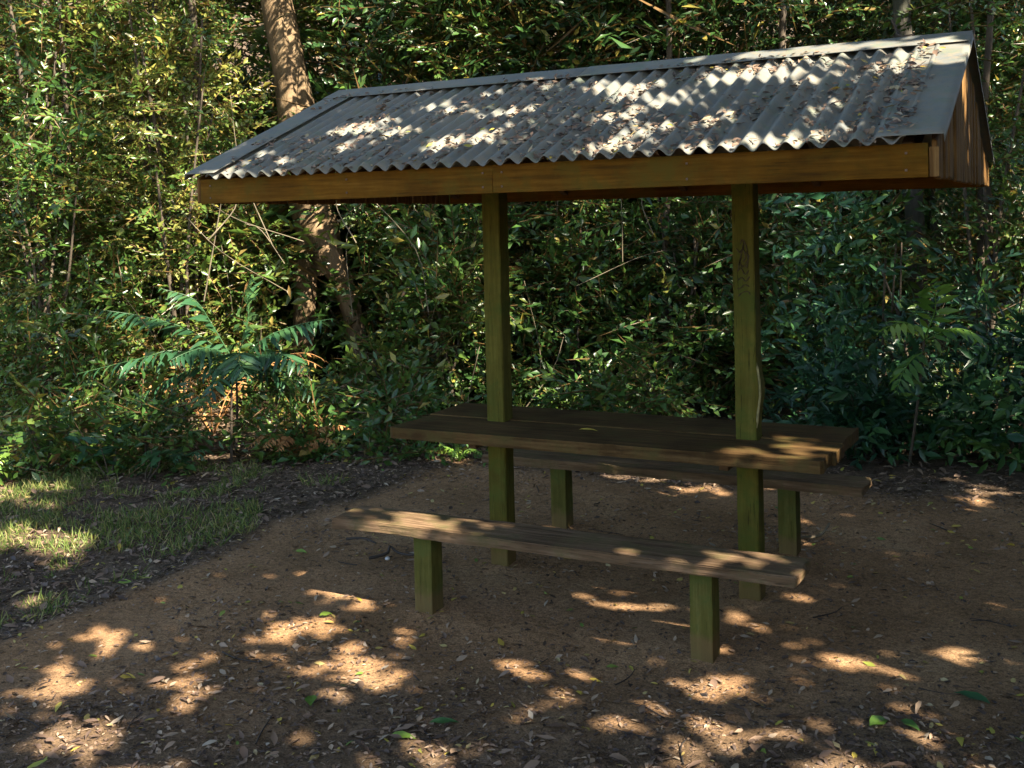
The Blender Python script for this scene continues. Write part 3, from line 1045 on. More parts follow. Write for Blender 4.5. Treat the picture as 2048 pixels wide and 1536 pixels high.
def shrub(u, v, hgt, wid, label, leaf=.055, nsp=330, k=10, base=.45, mat='leaf', big=False, z0=.15, name='shrub', cat='shrub', seed=0, wl=.45, stems=4, dead=.03):
    r = np.random.default_rng(900 + seed)
    x, y = uvp(u, v)
    g = float(gh(x, y))
    o = tag(empty(name, (x, y, g)), label, cat, 'shrubs and saplings at the forest edge')
    parts = []
    tips = []
    for s in range(stems):
        a = r.uniform(0, 2 * math.pi)
        top = np.array([math.cos(a) * wid * r.uniform(.15, .6), math.sin(a) * wid * r.uniform(.15, .6), hgt * r.uniform(.7, .98)])
        bs = np.array([r.normal(0, .05), r.normal(0, .05), -.05])
        midp = (bs + top) / 2 + r.normal(0, .08, 3) * wid
        pt = smooth_path([bs, midp, top], 10)
        rd = .008 + .006 * hgt * r.uniform(.6, 1.2)
        parts.append(tube(pt, np.linspace(rd, rd * .35, 10), 6))
        tips.append(pt)
    V, Q = join(parts)
    raw_obj('stem', V, Q, M['bark_thin'], o, smooth=True)
    # crown: leafy twigs in uneven clumps round the stems
    nc = max(6, nsp // 22)
    cl = []
    for c in range(nc):
        pt = tips[r.integers(len(tips))]
        b = pt[r.integers(2, 10)]
        off = nrm(r.normal(0, 1, 3)) * wid * r.uniform(.15, 1.0) * (1, 1, .6)
        q = b + off
        q[2] = min(max(q[2], z0), hgt * 1.05)
        cl.append(q)
    cl = np.array(cl)
    ci = r.integers(0, nc, nsp)
    O = cl[ci] + r.normal(0, .16 * wid + .05, (nsp, 3))
    O[:, 2] = np.maximum(O[:, 2], .06)
    A, N = tilt_frames(nsp, r, nrm(O - cl[ci]) * .5 + np.array([-FX, -FY, 0]) * .3, .3)
    wu = (O[:, 0] + x - CX) * RX + (O[:, 1] + y - CY) * RY
    wv = (O[:, 0] + x - CX) * FX + (O[:, 1] + y - CY) * FY
    kk = ~((np.abs(wu / wv + .19 + .012 * (O[:, 2] - 2.5)) < .036) & (wv < 11.4) & (O[:, 2] > .5))
    O, A, N, ci = O[kk], A[kk], N[kk], ci[kk]
    nsp = len(O)
    lf = 1.22 * leaf * r.uniform(.75, 1.3, nsp)
    P, D, NN, L, ix = sprays(O, A, N, k, lf, r)
    ctint = r.normal(0, .09, nc)
    tn = leaf_tints(len(P), ix, r, base + ctint[ci][ix], .10, dead)
    if mat != 'leaf':
        tn = tn.clip(0, 1)
    fn = leaf_big if big else leaf_small
    V, T, tt = fn(P, D, NN, L, L * wl * r.uniform(.8, 1.2, len(L)), tn)
    if mat == 'leaf':
        V2, T2, t2 = twig_strips(O, A, N, lf * k * .55)
        V, T = join([(V, T), (V2, T2)])
        tt = np.concatenate([tt, t2])
    raw_obj('crown', V, T, M[mat], o, tint=tt)
    return o


SH = [
    (-4.25, 10.0, 4.6, 1.0, 'tall dark-green sapling filling the upper left corner', dict(leaf=.055, nsp=620, base=.40)),
    (-3.3, 10.4, 4.2, .95, 'sunlit yellow-green sapling between the left corner and the leaning trunk', dict(leaf=.048, nsp=680, base=.66)),
    (-3.0, 10.0, 3.3, .65, 'yellowish small-leaved shrub beside the left tip of the roof', dict(leaf=.045, nsp=480, base=.68)),
    (-4.1, 9.4, 2.5, .85, 'dense small-leaved bush at the left edge, level with the eave', dict(leaf=.05, nsp=460, base=.5)),
    (-1.5, 12.2, 5.2, .9, 'fresh green sapling just right of the leaning trunk above the roof', dict(leaf=.085, nsp=460, base=.48)),
    (-.3, 12.6, 5.2, 1.0, 'dark leafy sapling above the left half of the ridge', dict(leaf=.06, nsp=520, base=.42)),
    (1.0, 12.2, 5.0, 1.0, 'brownish twiggy sapling above the middle of the ridge', dict(leaf=.05, nsp=420, base=.52, dead=.18)),
    (2.7, 12.0, 4.9, 1.1, 'dense green sapling above the right half of the ridge', dict(leaf=.055, nsp=620, base=.46)),
    (4.25, 9.7, 3.9, .75, 'dim sapling right of the gable end', dict(leaf=.05, nsp=460, base=.40)),
    (-.6, 10.2, 2.3, .7, 'leafy shrub under the eave left of the first post', dict(leaf=.065, nsp=430, base=.5)),
    (.55, 10.1, 2.1, .8, 'shrub between the two posts, nearer the left post', dict(leaf=.065, nsp=420, base=.36)),
    (1.55, 9.9, 2.2, .75, 'shrub between the two posts, nearer the scratched post', dict(leaf=.06, nsp=420, base=.38)),
    (2.55, 9.5, 2.0, .7, 'shrub just right of the scratched post', dict(leaf=.07, nsp=400, base=.36)),
    (2.95, 8.3, 1.6, .7, 'glossy broad-leaved shrub to the right of the tabletop', dict(leaf=.082, nsp=330, base=.42, mat='leaf_gloss', big=True, wl=.32, k=8)),
    (3.55, 8.1, 1.45, .55, 'glossy dark shrub at the right edge below the gable', dict(leaf=.080, nsp=260, base=.40, mat='leaf_gloss', big=True, wl=.32, k=8)),
    (2.45, 7.8, .65, .42, 'low glossy shrub behind the right end of the far bench', dict(leaf=.078, nsp=190, base=.36, mat='leaf_gloss', big=True, wl=.33, k=7, z0=.08)),
    (3.40, 7.35, .55, .36, 'low bright-green shrub on the right edge of the photo', dict(leaf=.085, nsp=110, base=.7, mat='leaf_gloss', big=True, wl=.36, k=7, z0=.08)),
    (-3.45, 8.1, .55, .5, 'low ground-hugging bush between the ferns and the blue-green seedling', dict(leaf=.06, nsp=150, base=.5, z0=.05)),
    (-2.75, 8.0, .42, .45, 'low leafy bush just left of the palm seedling stem', dict(leaf=.055, nsp=130, base=.52, z0=.05)),
    (-1.0, 8.3, .42, .4, 'low bush behind the left end of the tabletop at the pad edge', dict(leaf=.055, nsp=120, base=.5, z0=.05)),
    (-1.15, 9.3, .85, .5, 'low shrub between the leaning trunk and the table end', dict(leaf=.06, nsp=230, base=.48, z0=.05)),
    (.9, 8.9, .65, .6, 'low dark shrub behind the middle of the table', dict(leaf=.06, nsp=200, base=.40, z0=.05)),
    (-3.7, 9.0, 1.1, .6, 'low bush behind the pale seedling on the left', dict(leaf=.06, nsp=260, base=.42, z0=.05)),
    (-1.75, 8.6, .5, .4, 'low bush in front of the palm fronds', dict(leaf=.055, nsp=210, base=.46, z0=.05)),
]
for q, (u, v, h, w, lab, kw) in enumerate(SH):
    shrub(u, v, h, w, lab, seed=q, **kw)


# trees with visible trunks
def trunk_pts(l):
    out = []
    for u, v, z in l:
        x, y = uvp(u, v)
        out.append((x, y, z))
    return np.array(out)


def tree(name, pts, rads, label, mat, seed, extra=(), crown_n=160, sides=12):
    r = np.random.default_rng(seed)
    P_ = trunk_pts(pts)
    g0 = P_[0].copy()
    o = tag(empty(name, g0), label, 'tree', 'trees with trunks in view')
    pth = smooth_path(P_, 34)
    rr = np.interp(np.linspace(0, 1, 34), np.linspace(0, 1, len(rads)), rads)
    parts = [tube(pth - g0, rr, sides, .05, seed)]
    for e_pts, e_r in extra:
        ep = smooth_path(trunk_pts(e_pts), 22)
        er = np.interp(np.linspace(0, 1, 22), np.linspace(0, 1, len(e_r)), e_r)
        parts.append(tube(ep - g0, er, sides, .08, seed + 1))
    V, Q = join(parts)
    raw_obj('trunk', V, Q, M[mat], o, smooth=True)
    top = pth[-1] - g0
    tp = []
    ends = []
    for k in range(7):
        a = k / 7 * 2 * math.pi + r.uniform(-.3, .3)
        b = pth[r.integers(27, 33)] - g0
        e = b + np.array([math.cos(a), math.sin(a), r.uniform(.5, 1.1)]) * r.uniform(.8, 1.5)
        pt = smooth_path([b, (b + e) / 2 + r.normal(0, .1, 3), e], 8)
        tp.append(tube(pt, np.linspace(rads[-1] * .5, .01, 8), 6))
        ends += [pt[4], pt[6], pt[7]]
    V, Q = join(tp)
    raw_obj('limb', V, Q, M[mat], o, smooth=True)
    ends = np.array(ends)
    ci = r.integers(0, len(ends), crown_n)
    O = ends[ci] + r.normal(0, .35, (crown_n, 3))
    A, N = tilt_frames(crown_n, r, nrm(O - ends[ci]) * .5)
    P, D, NN, L, ix = sprays(O, A, N, 11, np.full(crown_n, .08), r)
    V, T, tt = leaf_small(P, D, NN, L, L * .5, leaf_tints(len(P), ix, r, .42))
    raw_obj('crown', V, T, M['leaf'], o, tint=tt)
    return o


tree('leaning_tree', [(-1.93, 11.5, 1.25), (-2.04, 11.5, 1.72), (-2.13, 11.5, 2.05), (-2.23, 11.5, 2.93), (-2.30, 11.5, 3.5), (-2.46, 11.5, 4.45), (-2.7, 11.6, 6.0), (-2.8, 11.7, 7.4)],
     [.17, .215, .22, .19, .17, .155, .14, .11], 'tree with thick leaning red-brown trunk behind the left end of the roof', 'bark_red', 301,
     extra=[([(-2.02, 11.5, 1.75), (-1.90, 11.42, 1.42), (-1.76, 11.38, 1.10), (-1.66, 11.35, .72), (-1.60, 11.3, .2), (-1.55, 11.25, -.1)], [.16, .14, .12, .105, .12, .16]),
            ([(-2.10, 11.5, 1.85), (-2.17, 11.5, 1.35), (-2.19, 11.45, .95), (-2.22, 11.42, .55), (-2.30, 11.38, .15), (-2.36, 11.35, -.1)], [.15, .14, .12, .12, .14, .19])], sides=18)
thin = [
    (1.90, 12.0, .06, 0, 'thin straight tree with orange-brown trunk above the middle of the ridge', 'bark_red'),
    (2.56, 10.6, .035, .03, 'slender pale stem just right of the scratched post', 'bark_thin'),
    (3.82, 10.2, .085, -.02, 'dark upright trunk under the right end of the roof', 'bark_dark'),
    (1.47, 10.3, .030, .02, 'slender stem in the gap between the posts', 'bark_thin'),
    (4.22, 9.8, .030, .03, 'thin mossy stem near the right edge below the gable', 'bark_thin'),
    (-2.93, 10.8, .035, -.04, 'thin pale stem behind the palm fronds', 'bark_thin'),
    (-3.75, 11.2, .06, .05, 'dark slim trunk in the upper left foliage', 'bark_dark'),
    (-4.6, 11.3, .07, 0, 'dark trunk near the upper left corner', 'bark_dark'),
    (.25, 12.4, .07, -.06, 'shaded trunk behind the first post, above the ridge', 'bark_dark'),
    (4.35, 11.3, .08, .03, 'shaded trunk at the upper right edge beyond the gable', 'bark_dark'),
]
for q, (u, v, rd, ln, lab, mt) in enumerate(thin):
    x, y = uvp(u, v)
    g = float(gh(x, y))
    r = np.random.default_rng(500 + q)
    pts = [(u, v, g - .1)] + [(u + ln * z + r.normal(0, .03), v + r.normal(0, .03), z) for z in (1.2, 2.4, 3.6, 4.8, 6.0, 7.0 + r.uniform(0, 1))]
    tree('slender_tree', pts, [rd * 1.25, rd * 1.05, rd, rd * .95, rd * .85, rd * .75, rd * .55], lab, mt, 520 + q, crown_n=90, sides=9)
# leaning bare branch above the ridge
x0, y0 = uvp(.38, 11.4)
x1, y1 = uvp(.95, 11.4)
V, Q = tube(smooth_path([(x0 - .25, y0, 2.3), (x0, y0, 3.15), ((x0 + x1) / 2, (y0 + y1) / 2 + .1, 3.6), (x1, y1, 4.2)], 14), np.linspace(.035, .02, 14), 7, .06, 3)
tag(raw_obj('bare_branch', V, Q, M['paletwig'], smooth=True, origin=(x0, y0, 2.3)), 'pale bare branch slanting up behind the middle of the ridge', 'branch')


# ------------------------------------------------------------------ fronds, ferns and seedlings
def frond_leaves(path, nl, lmax, wl, r, n_up, tint, droop=.25, sweep=.55):
    "paired leaflets along a rachis path"
    t = np.linspace(.12, .985, nl)
    idx = t * (len(path) - 1)
    i0 = np.floor(idx).astype(int).clip(0, len(path) - 2)
    f = (idx - i0)[:, None]
    p = path[i0] * (1 - f) + path[i0 + 1] * f
    tan = nrm(path[i0 + 1] - path[i0])
    N = nrm(np.broadcast_to(n_up, tan.shape) - tan * np.sum(tan * n_up, -1, keepdims=True))
    S = np.cross(N, tan)
    prof = np.sin(math.pi * (t * .86 + .12)) ** .7
    out = []
    for s in (-1, 1):
        D = S * s + tan * sweep + r.normal(0, .13, tan.shape) - np.array([0, 0, .22])
        L = lmax * prof * (1 + r.normal(0, .06, nl))
        out.append(leaf_big(p, D, N + r.normal(0, .25, N.shape), L, L * wl + .002, np.clip(tint + r.normal(0, .18, nl), 0, 1), r.uniform(.1, .5, nl), .10))
    return out


def frond_plant(name, pos, fr, label, cat, mat, leaf, wl, nl, seed, stem=None, part='frond'):
    r = np.random.default_rng(seed)
    pos = np.array(pos, float)
    o = tag(empty(name, pos), label, cat)
    if stem:
        V, Q = tube(smooth_path(stem, 8), np.linspace(.012, .008, 8), 6)
        raw_obj('stem', V, Q, M['bark_thin'], o, smooth=True)
    for (pts, tint) in fr:
        pts = np.array(pts, float)
        pts[1:] += r.normal(0, .02, (len(pts) - 1, 3)) * np.linalg.norm(pts[-1] - pts[0])
        path = smooth_path(pts, 20)
        d = path[-1] - path[0]
        side = np.cross(d, (0, 0, 1.))
        n_up = nrm(np.cross(side, d))
        bl = frond_leaves(path, nl, leaf, wl, r, n_up, tint)
        V, Q = tube(path, np.linspace(.006, .002, 20), 5)
        if leaf > .1:                          # leaflets large enough to pick apart
            f = raw_obj(part, V, Q, M[mat], o, tint=np.full(len(V), .6), smooth=True)
            for b in bl:
                for q in range(nl):
                    raw_obj('leaflet', b[0][q * 11:q * 11 + 11], _T, M[mat], f, tint=b[2][q * 11:q * 11 + 11])
        else:
            f = raw_obj('rachis', V, Q, M[mat], o, tint=np.full(len(V), .6), smooth=True)
            V, T = join([(b[0], b[1]) for b in bl])
            lf_ = raw_obj(part, V, T, M[mat], f, tint=np.concatenate([b[2] for b in bl]))
            lf_['kind'] = 'stuff'
    return o


def loc(u, v, z, base):
    if v > 8.9:                               # the young palm stands at the front of the thicket
        u, z, v = -2.288 + (u + 2.46) * .93 * 1.22, 1.78 + (z - 1.78) * .93 - .04, v * .93
    x, y = uvp(u, v)
    return (x - base[0], y - base[1], z - base[2])


bx, by = uvp(-2.46 * .93, 9.5 * .93)
b0 = (bx, by, 0)
L_ = lambda u, v, z: loc(u, v, z, b0)
frond_plant('palm_seedling', b0, [
    ([L_(-2.44, 9.5, .62), L_(-2.70, 9.4, .90), L_(-3.02, 9.3, 1.06), L_(-3.32, 9.2, 1.18)], .35),
    ([L_(-2.46, 9.5, .58), L_(-2.78, 9.35, .74), L_(-3.10, 9.2, .72), L_(-3.46, 9.1, .64)], .30),
    ([L_(-2.42, 9.5, .62), L_(-2.20, 9.42, .86), L_(-1.98, 9.38, .98), L_(-1.72, 9.3, 1.02)], .35),
    ([L_(-2.44, 9.5, .62), L_(-2.38, 9.55, .98), L_(-2.34, 9.55, 1.22), L_(-2.28, 9.5, 1.38)], .65),
    ([L_(-2.44, 9.5, .60), L_(-2.26, 9.35, .72), L_(-2.05, 9.2, .74), L_(-1.85, 9.05, .62)], .30),
    ([L_(-2.46, 9.5, .60), L_(-2.58, 9.3, .78), L_(-2.70, 9.15, .78), L_(-2.82, 9.0, .68)], .25),
    ([L_(-2.46, 9.5, .60), L_(-2.62, 9.4, .62), L_(-2.86, 9.3, .52), L_(-3.12, 9.2, .34)], .3),
    ([L_(-2.44, 9.5, .60), L_(-2.56, 9.45, .98), L_(-2.72, 9.4, 1.18), L_(-2.92, 9.35, 1.30)], .5),
    ([L_(-2.42, 9.5, .58), L_(-2.22, 9.4, .62), L_(-2.0, 9.3, .5), L_(-1.82, 9.2, .34)], .35),
    ([L_(-2.44, 9.5, .60), L_(-2.36, 9.2, .76), L_(-2.32, 9.05, .72), L_(-2.26, 8.95, .56)], .55)],
    'young palm with arching blue-green fronds, left of the leaning trunk', 'palm', 'leaf_frond', .25, .18, 18, 811, stem=[(0, 0, -.05), (.02, .01, .3), L_(-2.44, 9.5, .62)])
bx, by = uvp(-2.20, 8.35)
b1 = (bx, by, float(gh(bx, by)))
L_ = lambda u, v, z: loc(u, v, z, b1)
frond_plant('palm_seedling', b1, [
    ([L_(-2.18, 8.35, .52), L_(-2.22, 8.2, .62), L_(-2.28, 8.1, .55), L_(-2.34, 8.05, .42)], .45),
    ([L_(-2.18, 8.35, .52), L_(-2.12, 8.3, .68), L_(-2.06, 8.25, .70), L_(-1.98, 8.2, .60)], .55),
    ([L_(-2.18, 8.35, .52), L_(-2.26, 8.35, .66), L_(-2.36, 8.3, .66), L_(-2.46, 8.3, .56)], .4)],
    'single-stemmed palm seedling with drooping leaves below the palm fronds', 'palm', 'leaf_frond', .15, .22, 9, 812, stem=[(0, 0, -.05), (.01, .0, .25), L_(-2.18, 8.35, .52)])

r = np.random.default_rng(820)


def fern(x, y, label, n=7, ln=.42, seed=0, mat='leaf_bright', leaf=.07, tint=.5):
    r = np.random.default_rng(830 + seed)
    g = float(gh(x, y))
    fr = []
    for k in range(n):
        a = k / n * 2 * math.pi + r.uniform(-.3, .3)
        l = ln * r.uniform(.75, 1.2)
        d = np.array([math.cos(a), math.sin(a), 0])
        fr.append(([(0, 0, .01), d * l * .3 + (0, 0, l * .45), d * l * .7 + (0, 0, l * .55), d * l + (0, 0, l * .38)], tint + r.uniform(-.15, .15)))
    frond_plant('fern', (x, y, g), fr, label, 'fern', mat, leaf, .28, 15, 850 + seed)


fern(-4.30, .42, 'bright yellow-green fern at the left edge above the grass', 8, .42, 1, tint=.8)
fern(-3.98, .78, 'smaller fern just behind the bright one at the left edge', 6, .32, 2, tint=.45)
fern(-1.40, 1.95, 'small fresh-green plant at the pad edge behind the first post', 6, .20, 3, leaf=.04, tint=.7)
fern(-1.95, 2.25, 'green fern clump below the left end of the tabletop', 7, .34, 4, leaf=.055, tint=.6)
fern(2.05, 3.25, 'green fern at the right edge above the leaf litter', 6, .32, 5, leaf=.06, tint=.6)
ux, uy = uvp(-2.62, 9.35)
fern(ux, uy, 'orange-brown dead fern clump behind the palm fronds', 11, 1.0, 7, 'dead_frond', .095, .6)
fern(-2.72, 1.75, 'orange-brown dead leaves heaped below the palm seedling', 11, .42, 8, 'dead_frond', .09, .5)
fern(-3.15, .95, 'dark low fern between the pale seedling and the palm seedling', 6, .30, 6, 'leaf_frond', .055, .4)


def seedling(x, y, label, n, ln, wl, mat, hgt, seed, tint=.5, name='seedling', cat='seedling'):
    r = np.random.default_rng(870 + seed)
    g = float(gh(x, y))
    o = tag(empty(name, (x, y, g)), label, cat)
    parts = []
    for s in range(3):
        top = np.array([r.normal(0, .10), r.normal(0, .10), hgt * r.uniform(.7, 1.05)])
        pt = smooth_path([(0, 0, -.03), top * .5 + r.normal(0, .02, 3), top], 8)
        parts.append((tube(pt, np.linspace(.006, .003, 8), 5), pt))
    V, Q = join([p_[0] for p_ in parts])
    raw_obj('stem', V, Q, M['bark_thin'], o, smooth=True)
    for k in range(n):
        pt = parts[k % 3][1]
        b = pt[r.integers(3, 8)]
        a = r.uniform(0, 2 * math.pi)
        D = np.array([[math.cos(a), math.sin(a), r.uniform(-.2, .5)]])
        N = np.array([[r.normal(0, .3), r.normal(0, .3), 1.]])
        l = np.array([ln * r.uniform(.7, 1.2)])
        V, T, tt = leaf_big(b[None], D, N, l, l * wl, np.array([np.clip(tint + r.normal(0, .15), 0, 1)]), r.uniform(.1, .35), .10)
        raw_obj('leaf', V, T, M[mat], o, tint=tt)
    return o


seedling(-3.52, .62, 'blue-green broad-leaved seedling at the grass edge on the left', 26, .17, .38, 'leaf_frond', .36, 1, .35)
seedling(-3.15, .60, 'small broad-leaved seedling right beside the blue-green one', 9, .20, .34, 'leaf_frond', .20, 2, .6)
seedling(1.40, 3.15, 'shrubby seedling with long drooping leaves right of the tabletop', 22, .17, .26, 'leaf_gloss', .55, 3, .5)
seedling(.15, 2.75, 'low green seedling behind the table, right of the first post', 14, .12, .36, 'leaf_bright', .30, 4, .35)
seedling(-.55, 3.05, 'bright young seedling just right of the first post at table height', 14, .13, .36, 'leaf_bright', .42, 5, .45)
# pinnate spray with light leaves and a bowed bare twig, right of the table
bx, by = uvp(2.95 * .9, 7.35)
b2 = (bx, by, float(gh(bx, by)))
L_ = lambda u, v, z: loc(u * .9, v * .9, 1.78 + (z - 1.78) * .9, b2)
frond_plant('sapling', b2, [
    ([L_(3.10, 8.2, .78), L_(3.00, 8.15, .90), L_(2.86, 8.1, .93), L_(2.70, 8.05, .86)], .95),
    ([L_(3.10, 8.2, .80), L_(3.16, 8.15, 1.0), L_(3.14, 8.1, 1.16), L_(3.06, 8.05, 1.25)], .6),
    ([L_(3.10, 8.2, .78), L_(3.26, 8.15, .88), L_(3.40, 8.1, .84), L_(3.52, 8.05, .74)], .4),
    ([L_(3.10, 8.2, .70), L_(2.98, 8.1, .66), L_(2.88, 8.05, .56), L_(2.80, 8.0, .44)], .25)],
    'sapling with a light-green feathery leaf spray right of the table', 'sapling', 'leaf_bright', .17, .25, 9, 813, stem=[(0, 0, -.05), (.06, .04, .4), L_(3.10, 8.2, .80)])
x0, y0 = uvp(3.55, 8.1)
x1, y1 = uvp(2.95, 8.1)
V, Q = tube(smooth_path([(x0, y0, .62), ((x0 * .6 + x1 * .4), (y0 * .6 + y1 * .4), .70), ((x0 * .3 + x1 * .7), (y0 * .3 + y1 * .7), .82), (x1, y1, .98)], 14), np.linspace(.007, .004, 14), 6)
V2, Q2 = tube(smooth_path([(x1, y1, .76), ((x0 + x1) / 2, (y0 + y1) / 2, .70), (x0 * .75 + x1 * .25, y0 * .75 + y1 * .25, .90)], 10), np.linspace(.006, .004, 10), 6)
V, Q = join([(V, Q), (V2, Q2)])
tag(raw_obj('bare_branch', V, Q, M['paletwig'], smooth=True, origin=(x0, y0, .6)), 'thin forked bare branch among the leaves right of the table', 'branch')

# ------------------------------------------------------------------ grass and leaf litter
r = np.random.default_rng(400)
NG = 46000
x = r.uniform(-4.6, -1.25, NG)
y = r.uniform(-2.2, 2.0, NG)
dn = vnoise(x, y, .45, 70) * .55 + vnoise(x, y, .15, 71) * .45
edge = sstep(-1.4, -1.95, x) * .6 + .4 * sstep(-1.4, -1.65, x)
bare = sstep(.2, 1.1, y + .25 * (x + 3)) * .55
k_ = (dn - bare * .5) * edge > .34 + .22 * r.random(NG)
x, y, dn = x[k_], y[k_], dn[k_]
n = len(x)
P = np.stack([x, y, gh(x, y) - .004], -1)
D = np.stack([r.normal(0, .5, n), r.normal(0, .5, n), r.uniform(.5, 1.3, n)], -1)
N = r.normal(0, 1, (n, 3)) + (0, 0, .3)
L = r.uniform(.025, .075, n) * (.6 + dn)
V, T, tn = leaf_big(P, D, N, L, np.full(n, .0055), np.clip(r.normal(.46, .28, n), 0, 1), r.uniform(.1, .7, n), .1)
tag(raw_obj('grass', V, T, M['grass'], tint=tn), 'patchy short grass beside the dirt pad on the left', 'grass', kind='stuff')


def scatter(n, xr, yr, dens, r):
    x = r.uniform(*xr, n)
    y = r.uniform(*yr, n)
    k_ = r.random(n) < dens(x, y)
    return x[k_], y[k_]


blocks = []


def litter(x, y, lmin, lmax, tint_fn, r, lift=.006, wl=(.26, .48), curl=.7):
    n = len(x)
    P = np.stack([x, y, gh(x, y) + r.uniform(.001, lift, n)], -1)
    a = r.uniform(0, 2 * math.pi, n)
    D = np.stack([np.cos(a), np.sin(a), r.normal(.05, .16, n)], -1)
    N = r.normal(0, .28, (n, 3)) + (0, 0, 1)
    L = r.uniform(lmin, lmax, n)
    blocks.append(leaf_big(P, D, N, L, L * r.uniform(*wl, n), tint_fn(n), r.uniform(-.15, curl, n), r.uniform(-.05, .25)))


brown = lambda n: np.where(r.random(n) < .955, np.clip(r.normal(.38, .21, n), 0, .84), r.uniform(.90, 1, n))
# forest floor behind and to the sides: thick
x, y = scatter(15000, (-5.5, 3.2), (-2.8, 4.4), lambda x, y: humus(x, y) * np.where(y > 1.5, 1.0, np.where(x < -1.4, .95, .5)), r)
litter(x, y, .03, .08, brown, r, .03, curl=.6)
# trodden pad: thin scatter, thicker towards the edges
x, y = scatter(4200, (-1.6, 2.9), (-2.4, 2.3), lambda x, y: .14 + .5 * humus(x, y) + .45 * (vnoise(x, y, .5, 90) > .62), r)
litter(x, y, .02, .06, brown, r, .006)
# denser fine litter over the front of the clearing
x, y = scatter(34000, (-3.0, 2.9), (-2.9, 2.0), lambda x, y: (.10 + .45 * humus(x, y) + .55 * (vnoise(x, y, .42, 92) > .50) * (vnoise(x, y, .13, 93) > .4)) * np.where(y < -.9, 1, .35), r)
litter(x, y, .012, .042, lambda n: np.where(r.random(n) < .5, r.uniform(.0, .3, n), np.where(r.random(n) < .86, r.uniform(.45, .82, n), r.uniform(.88, .96, n))), r, .008, (.25, .5), .9)
# crumbs and chips
x, y = scatter(70000, (-3.2, 2.9), (-2.9, 2.6), lambda x, y: .10 + .85 * humus(x, y) + .25 * (vnoise(x, y, .3, 91) > .6), r)
litter(x, y, .007, .030, lambda n: np.clip(r.normal(.30, .24, n), 0, .80), r, .006, (.2, .6), .9)
# larger tan and yellow leaves all over the clearing
x, y = scatter(1500, (-3.4, 2.8), (-2.5, 2.0), lambda x, y: .35 + .5 * (vnoise(x, y, .6, 94) > .5), r)
litter(x, y, .028, .062, lambda n: np.where(r.random(n) < .72, r.uniform(.5, .84, n), r.uniform(.89, .955, n)), r, .012, (.3, .5), .9)
# yellow and green fallen leaves
x, y = scatter(230, (-3.4, 2.7), (-2.5, 1.6), lambda x, y: .9 + 0 * x, r)
litter(x, y, .03, .06, lambda n: r.uniform(.89, 1, n), r, .012)
V, T = join([(b[0], b[1]) for b in blocks])
tag(raw_obj('leaf_litter', V, T, M['litter'], tint=np.concatenate([b[2] for b in blocks])), 'scattered dead leaves and chips over the dirt and forest floor', 'leaf litter', kind='stuff')

# fallen twigs
parts = []
for k in range(260):
    x, y = r.uniform(-3.6, 2.7), r.uniform(-2.4, 3.2)
    if r.random() > .25 + .75 * float(humus(x, y)):
        continue
    a = r.uniform(0, 2 * math.pi)
    ln = r.uniform(.05, .22)
    p0 = np.array([x, y]) - ln * .5 * np.array([math.cos(a), math.sin(a)])
    p2 = p0 + ln * np.array([math.cos(a), math.sin(a)])
    pm = (p0 + p2) / 2 + r.normal(0, .012, 2)
    pts = [(q[0], q[1], float(gh(*q)) + .005) for q in (p0, pm, p2)]
    rd = r.uniform(.0015, .004)
    parts.append(tube(smooth_path(pts, 6), np.linspace(rd, rd * .6, 6), 5))
V, Q = join(parts)
tag(raw_obj('fallen_twigs', V, Q, M['twig'], smooth=True), 'small dark twigs strewn over the ground', 'twigs', kind='stuff')

# leaves, twigs and needles caught on the roof
rr = np.random.default_rng(610)
NL = 10500
xx = rr.uniform(RX0 + .1, RX1 - .1, NL)
dd = rr.uniform(.12, SLEN - .01, NL)
dn = vnoise(xx, dd, .30, 95) * .6 + vnoise(xx, dd, .12, 96) * .4
want = .535 + .04 * sstep(.0, 1.6, xx) + .06 * sstep(.25, .8, dd)
k_ = (dn > 1.06 - want) & (rr.random(NL) < .75) & (rr.random(NL) < np.where(np.sin(2 * math.pi * (xx - xa) / PITCH) < .1, 1, .45))
xx, dd = xx[k_], dd[k_]
n = len(xx)
vall = np.sin(2 * math.pi * (xx - xa) / PITCH)
P = roof_pt(xx, dd, np.where((xx > RX1 - .2) | (xx < RX0 + .17) | (dd < .16), .024, AMP * vall + .008) + rr.uniform(0, .006, n), -1)
a = rr.uniform(0, 2 * math.pi, n)
e1 = np.array([1., 0, 0])
e2 = np.array([0, -cosl, -sl * cosl])
nn_ = np.array([0, -NY, NZ])
D = np.cos(a)[:, None] * e1 + np.sin(a)[:, None] * e2 + rr.normal(.08, .15, n)[:, None] * nn_
N = nn_ + rr.normal(0, .35, (n, 3))
L = rr.uniform(.012, .045, n)
V, T, tt = leaf_big(P, D, N, L, L * rr.uniform(.3, .55, n), np.where(rr.random(n) < .96, np.clip(rr.normal(.48, .22, n), 0, .88), rr.uniform(.9, .97, n)), rr.uniform(-.2, .5, n), .12)
tag(raw_obj('roof_leaf_litter', V, T, M['litter'], tint=tt), 'dead leaves and twigs caught on the corrugated roof', 'leaf litter', kind='stuff')

